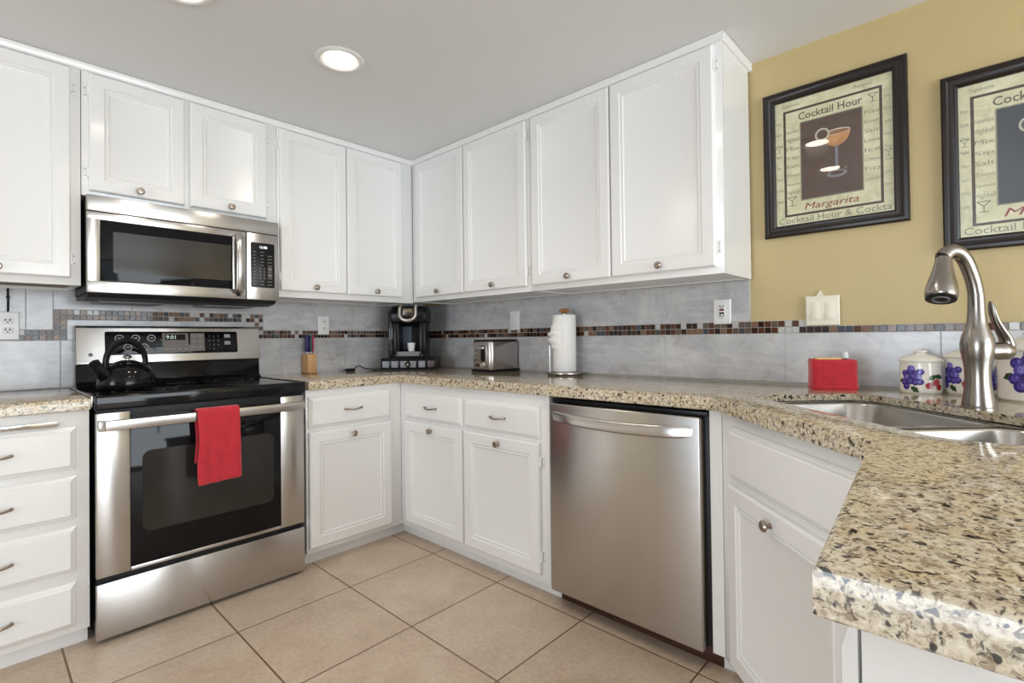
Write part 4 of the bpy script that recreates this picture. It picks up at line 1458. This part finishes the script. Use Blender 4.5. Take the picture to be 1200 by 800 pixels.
# ------------------------------------------------------------------ wall plates
def outlet(label, fr, x, z, w, h, kind='duplex', mat=None, group='white wall outlets'):
    T = Thing('wall_outlet', label, 'outlet', (x, -0.0126, z), fr, group)
    T.base = Vector((0, 0, 0))
    T.part('plate', MB().rings(-w / 2, w / 2, -h / 2, h / 2, [(0, -0.002), (0.003, -0.0055), (0.006, -0.006)], 0), WHITEP)
    mb = MB()
    if kind == 'duplex':
        for s_ in (-1, 1):
            r = rrect(-w * 0.23, w * 0.23, s_ * h * 0.17 - h * 0.12, s_ * h * 0.17 + h * 0.12, h * 0.05, 4)
            mb.prism(r, -0.0072, -0.005, 'y', 0.0005, 0)
            for d in (-1, 1):
                mb.box(d * w * 0.09 - 0.0022, d * w * 0.09 + 0.0022, -0.0076, -0.007, s_ * h * 0.17 + h * 0.0, s_ * h * 0.17 + h * 0.065, 0, 1)
            mb.box(-0.0026, 0.0026, -0.0076, -0.007, s_ * h * 0.17 - h * 0.07, s_ * h * 0.17 - h * 0.03, 0, 1)
    elif kind == 'gfci':
        mb.box(-w * 0.24, w * 0.24, -0.0072, -0.005, -h * 0.30, h * 0.30, 0.001, 0)
        for s_ in (-1, 1):
            for d in (-1, 1):
                mb.box(d * w * 0.09 - 0.0024, d * w * 0.09 + 0.0024, -0.0076, -0.007, s_ * h * 0.19, s_ * h * 0.19 + h * 0.07, 0, 1)
            mb.box(-0.003, 0.003, -0.0076, -0.007, s_ * h * 0.19 - h * 0.06, s_ * h * 0.19 - h * 0.02, 0, 1)
        mb.box(-w * 0.14, w * 0.14, -0.0078, -0.007, 0.004, 0.012, 0, 2).box(-w * 0.14, w * 0.14, -0.0078, -0.007, -0.010, -0.002, 0, 1)
    else:
        mb.box(-w * 0.24, w * 0.24, -0.0075, -0.005, -h * 0.30, h * 0.30, 0.001, 0)
        mb.box(-0.004, 0.004, -0.0080, -0.007, -0.012, 0.012, 0.001, 0)
    T.part('receptacle', mb, [WHITEP, SLOT, simple('red_button', srgb(120, 40, 34), 0.4)] if kind == 'gfci' else [WHITEP, SLOT])
    return T


outlet('white duplex outlet above the short granite worktop left of the range', 'A', -2.114, 1.136, 0.070, 0.116)
outlet('white duplex outlet between the range and the coffee maker, right of the knife block', 'A', -0.757, 1.151, 0.070, 0.114)
outlet('plain white wall plate above the toaster', 'B', 0.908, 1.164, 0.074, 0.112, 'switch')
outlet('white outlet with dark test buttons near the mustard wall', 'B', 2.122, 1.162, 0.074, 0.106, 'gfci')
T = Thing('light_switch', 'ivory double rocker switch plate on the mustard wall', 'switch', (2.496, -0.0126, 1.150), 'B')
T.base = Vector((0, 0, 0))
T.part('plate', MB().rings(-0.056, 0.056, -0.057, 0.057, [(0, -0.002), (0.003, -0.0055), (0.006, -0.006)], 0.0), IVORY)
for s_ in (-1, 1):
    T.part('rocker', MB().prism([(-0.0055, -0.033), (-0.0090, -0.033), (-0.0068, 0), (-0.0062, 0.033), (-0.0055, 0.033)], s_ * 0.023 - 0.016, s_ * 0.023 + 0.016, 'x', 0.0006), IVORY)
T.part('paper_corner', MB().prism([(-0.026, 0.050), (0.006, 0.050), (-0.008, 0.078)], 0.006, 0.012, 'y'), IVORY)
# black cord dropping to the outlet left of the range
T = Thing('hanging_cord', 'black cord dropping from under the wall cabinet to the outlet left of the range', 'cord', (-2.113, -0.0175, 1.19), 'A')
T.base = Vector((0, 0, 0))
T.part('cord', MB().tube([(0, 0, 0.004), (0.0005, 0, 0.05), (-0.0005, 0, 0.112)], 0.0038, 8), BLACK)
T.part('clip', MB().box(-0.006, 0.006, -0.005, 0.0045, 0.060, 0.068, 0.001), BLACK)


# ------------------------------------------------------------------ framed prints
def picture(label, x0, x1, z0, z1, dark, word, liquid, lean=0.0):
    T = Thing('framed_picture', label, 'picture', ((x0 + x1) / 2, -0.001, (z0 + z1) / 2), 'B', 'cocktail prints')
    T.base = Vector((0, 0, 0))
    w, h = (x1 - x0) / 2, (z1 - z0) / 2
    fw = 0.043
    # moulded frame: four mitred rails
    tb = MB()
    sec = [(0, 0), (0, -0.016), (0.005, -0.022), (0.014, -0.024), (0.020, -0.019), (0.030, -0.017), (0.036, -0.019), (0.040, -0.016), (fw, -0.012), (fw, 0)]
    loops = []
    bm_ = tb.bm
    for ins, y in sec:
        loops.append([bm_.verts.new(p) for p in ((-w + ins, y, -h + ins), (w - ins, y, -h + ins), (w - ins, y, h - ins), (-w + ins, y, h - ins))])
    loops.append(loops[0])
    for A, B in zip(loops, loops[1:]):
        for k in range(4):
            bm_.faces.new((A[k], A[(k + 1) % 4], B[(k + 1) % 4], B[k]))
    bmesh.ops.recalc_face_normals(bm_, faces=bm_.faces[:])
    T.part('frame', tb, FRAMEM, angle=30)
    a, b = w - fw, h - fw
    LINE = simple('brown_border', srgb(64, 44, 28), 0.6)
    INK = simple('grey_ink', srgb(92, 88, 72), 0.6)
    FAINT = simple('faint_ink', srgb(142, 140, 114), 0.6)
    REDI = simple('red_ink', srgb(140, 44, 44), 0.6)
    DARKP = simple('print_panel', dark, 0.6, 0, 0.12, 12)
    GLASSI = simple('painted_glass', srgb(206, 200, 190), 0.6)
    LIQ = simple('painted_drink', liquid, 0.6, 0, 0.25, 40)
    LIQ2 = simple('painted_drink_top', tuple(c * 0.55 for c in liquid), 0.6, 0, 0.25, 40)
    BLUEG = simple('painted_foot', srgb(128, 128, 140), 0.6)
    mb = MB()
    mb.box(-a - 0.001, a + 0.001, -0.006, -0.002, -b - 0.001, b + 0.001, 0, 0)
    y1 = -0.0062

    def flat(pts, m, y):
        mb.poly([(p[0], y, p[1]) for p in pts], m)

    def rect(xa, xb, za, zb, m, y):
        flat([(xa, za), (xb, za), (xb, zb), (xa, zb)], m, y)

    # brown ruled border
    bx_, bz0, bz1, lw = a * 0.845, -b * 0.865, b * 0.845, 0.0085
    for r in ((-bx_, bx_, bz0, bz0 + lw), (-bx_, bx_, bz1 - lw, bz1), (-bx_, -bx_ + lw, bz0 + lw, bz1 - lw), (bx_ - lw, bx_, bz0 + lw, bz1 - lw)):
        rect(*r, 1, y1)
    px0, px1, pz0, pz1 = -a * 0.52, a * 0.52, -b * 0.62, b * 0.60
    rect(px0 - 0.004, px1 + 0.004, pz0 - 0.004, pz1 + 0.004, 3, y1)
    rect(px0, px1, pz0, pz1, 5, y1 - 0.0002)
    # faint words scattered over the paper
    rn = random.Random(11)
    words_ = ['Squeeze', 'Fizz', 'Highball', 'Sour', 'Mix', 'Stir', 'Sip', 'Lime', 'Salt', 'Ice', 'Twist', 'Olive']
    for i, zz_ in enumerate([0.50, 0.36, 0.22, 0.08, -0.06, -0.20, -0.34, -0.48]):
        for sx_ in (-1, 1):
            xc = sx_ * a * 0.68
            mb.text(words_[(i * 2 + (sx_ > 0)) % 12], 0.015 + 0.010 * rn.random(), face_text_M(xc, y1 - 0.0003, b * zz_ - 0.006), 3, width=a * 0.25)
            mb.text(words_[(i * 3 + 5 + (sx_ > 0)) % 12], 0.016, face_text_M(sx_ * a * 0.925, y1 - 0.0003, b * zz_ * 1.3), 3, width=a * 0.11)
    mb.text('Squeeze', 0.018, face_text_M(-a * 0.70, y1 - 0.0003, b * 0.90), 3)
    mb.text('Burgess', 0.018, face_text_M(a * 0.55, y1 - 0.0003, b * 0.90), 3)
    mb.text('Cocktail Hour & Cockta', 0.034, face_text_M(0, y1 - 0.0003, -b * 0.972), 3, width=a * 1.92, bold=0.006)
    mb.text('Cocktail Hour', 0.040, face_text_M(-a * 0.02, y1 - 0.0004, b * 0.655), 2, width=a * 1.10, bold=0.010)
    mb.text(word, 0.036, face_text_M(-a * 0.02, y1 - 0.0004, -b * 0.785), 4, shear=0.25, width=a * 0.93)
    # little cocktail glasses in the margins
    def small_glass(cx, cz, s):
        L = [((-1, 1), (1, 1)), ((-1, 1), (0, 0)), ((1, 1), (0, 0)), ((0, 0), (0, -1.1)), ((-0.7, -1.1), (0.7, -1.1))]
        for (p, q) in L:
            dx, dz = q[0] - p[0], q[1] - p[1]
            ln = math.hypot(dx, dz)
            nx, nz = -dz / ln * 0.07, dx / ln * 0.07
            flat([(cx + s * (p[0] - nx), cz + s * (p[1] - nz)), (cx + s * (q[0] - nx), cz + s * (q[1] - nz)), (cx + s * (q[0] + nx), cz + s * (q[1] + nz)), (cx + s * (p[0] + nx), cz + s * (p[1] + nz))], 2, y1 - 0.0004)
    small_glass(a * 0.70, b * 0.70, 0.014)
    small_glass(-a * 0.70, -b * 0.62, 0.016)
    small_glass(a * 0.925, -b * 0.15, 0.011)
    small_glass(-a * 0.925, b * 0.25, 0.011)
    # the drink: bowl, stem, foot, citrus wheel
    cx, cz = a * 0.10, b * 0.33
    R_ = a * 0.235
    n = 24
    bowl_ = [(cx + R_ * math.cos(PI + PI * k / n), cz + b * 0.22 * math.sin(PI + PI * k / n)) for k in range(n + 1)]
    flat(bowl_, 7, y1 - 0.0006)
    flat([(cx + R_ * math.cos(2 * PI * k / 32), cz + b * 0.045 * math.sin(2 * PI * k / 32)) for k in range(32)], 6, y1 - 0.0007)
    flat([(cx + R_ * 0.93 * math.cos(2 * PI * k / 32), cz + b * 0.033 * math.sin(2 * PI * k / 32) - 0.001) for k in range(32)], 8, y1 - 0.0008)
    rect(cx - 0.0045, cx + 0.0045, cz - b * 0.62, cz - b * 0.20, 9, y1 - 0.0006)
    flat([(cx + a * 0.17 * math.cos(2 * PI * k / 32), cz - b * 0.64 + b * 0.055 * math.sin(2 * PI * k / 32)) for k in range(32)], 9, y1 - 0.0007)
    flat([(cx + a * 0.12 * math.cos(2 * PI * k / 32), cz - b * 0.63 + b * 0.03 * math.sin(2 * PI * k / 32)) for k in range(32)], 5, y1 - 0.0008)
    qx, qz = cx - R_ * 1.02, cz + b * 0.005
    for rr, m in ((0.024, 6), (0.020, 3), (0.016, 5)):
        flat([(qx + rr * math.cos(2 * PI * k / 28), qz + rr * math.sin(2 * PI * k / 28)) for k in range(28)], m, y1 - 0.0009 - (0.024 - rr) * 0.02)
    T.part('art_print', mb, [PAPER, LINE, INK, FAINT, REDI, DARKP, GLASSI, LIQ, LIQ2, BLUEG], smooth=False)
    T.part('glass_pane', MB().box(-a - 0.001, a + 0.001, -0.0100, -0.0085, -b - 0.001, b + 0.001), PANE, smooth=False)
    return T


picture('framed margarita cocktail print with a brown centre, beside the white wall cabinet', 2.299, 2.763, 1.449, 2.026, srgb(84, 62, 52), 'Margarita', srgb(196, 140, 84))
picture('framed cocktail print with a dark blue-grey centre, above the faucet', 2.848, 3.312, 1.326, 1.903, srgb(52, 58, 66), 'Martini', srgb(190, 60, 64))


# ------------------------------------------------------------------ recessed ceiling lights
LENS = mat_emit('lamp_lens', (1.0, 0.88, 0.74), 15.0)
for k, (x, y, lab) in enumerate(((-1.205, -1.070, 'round white recessed ceiling light between the cabinets and the corner'),
                                 (-1.766, -1.100, 'round white recessed ceiling light in front of the microwave cabinets'),
                                 (-1.205, -2.245, 'round white recessed ceiling light above the near sink corner'),
                                 (-1.790, -2.200, 'round white recessed ceiling light above the near aisle'))):
    T = Thing('ceiling_light', lab, 'light', (x, y, H), 'A', 'recessed ceiling lights')
    T.base = Vector((0, 0, 0))
    T.part('trim_ring', MB().lathe([(0.092, -0.0002), (0.095, -0.004), (0.088, -0.009), (0.076, -0.010), (0.070, -0.007), (0.058, -0.0006)], (0, 0, 0), 48), WHITEP)
    T.part('lens', MB().lathe([(0, -0.0035), (0.035, -0.0033), (0.0585, -0.0012)], (0, 0, 0), 48), LENS)
    l = bpy.data.lights.new('lamp_glow', 'SPOT')
    l.energy = 7
    l.color = (1.0, 0.90, 0.78)
    l.spot_size = math.radians(150)
    l.spot_blend = 0.8
    l.shadow_soft_size = 0.06
    o = bpy.data.objects.new('lamp_glow', l)
    o.location = (0, 0, -0.02)
    o.parent = T.o
    COL.objects.link(o)
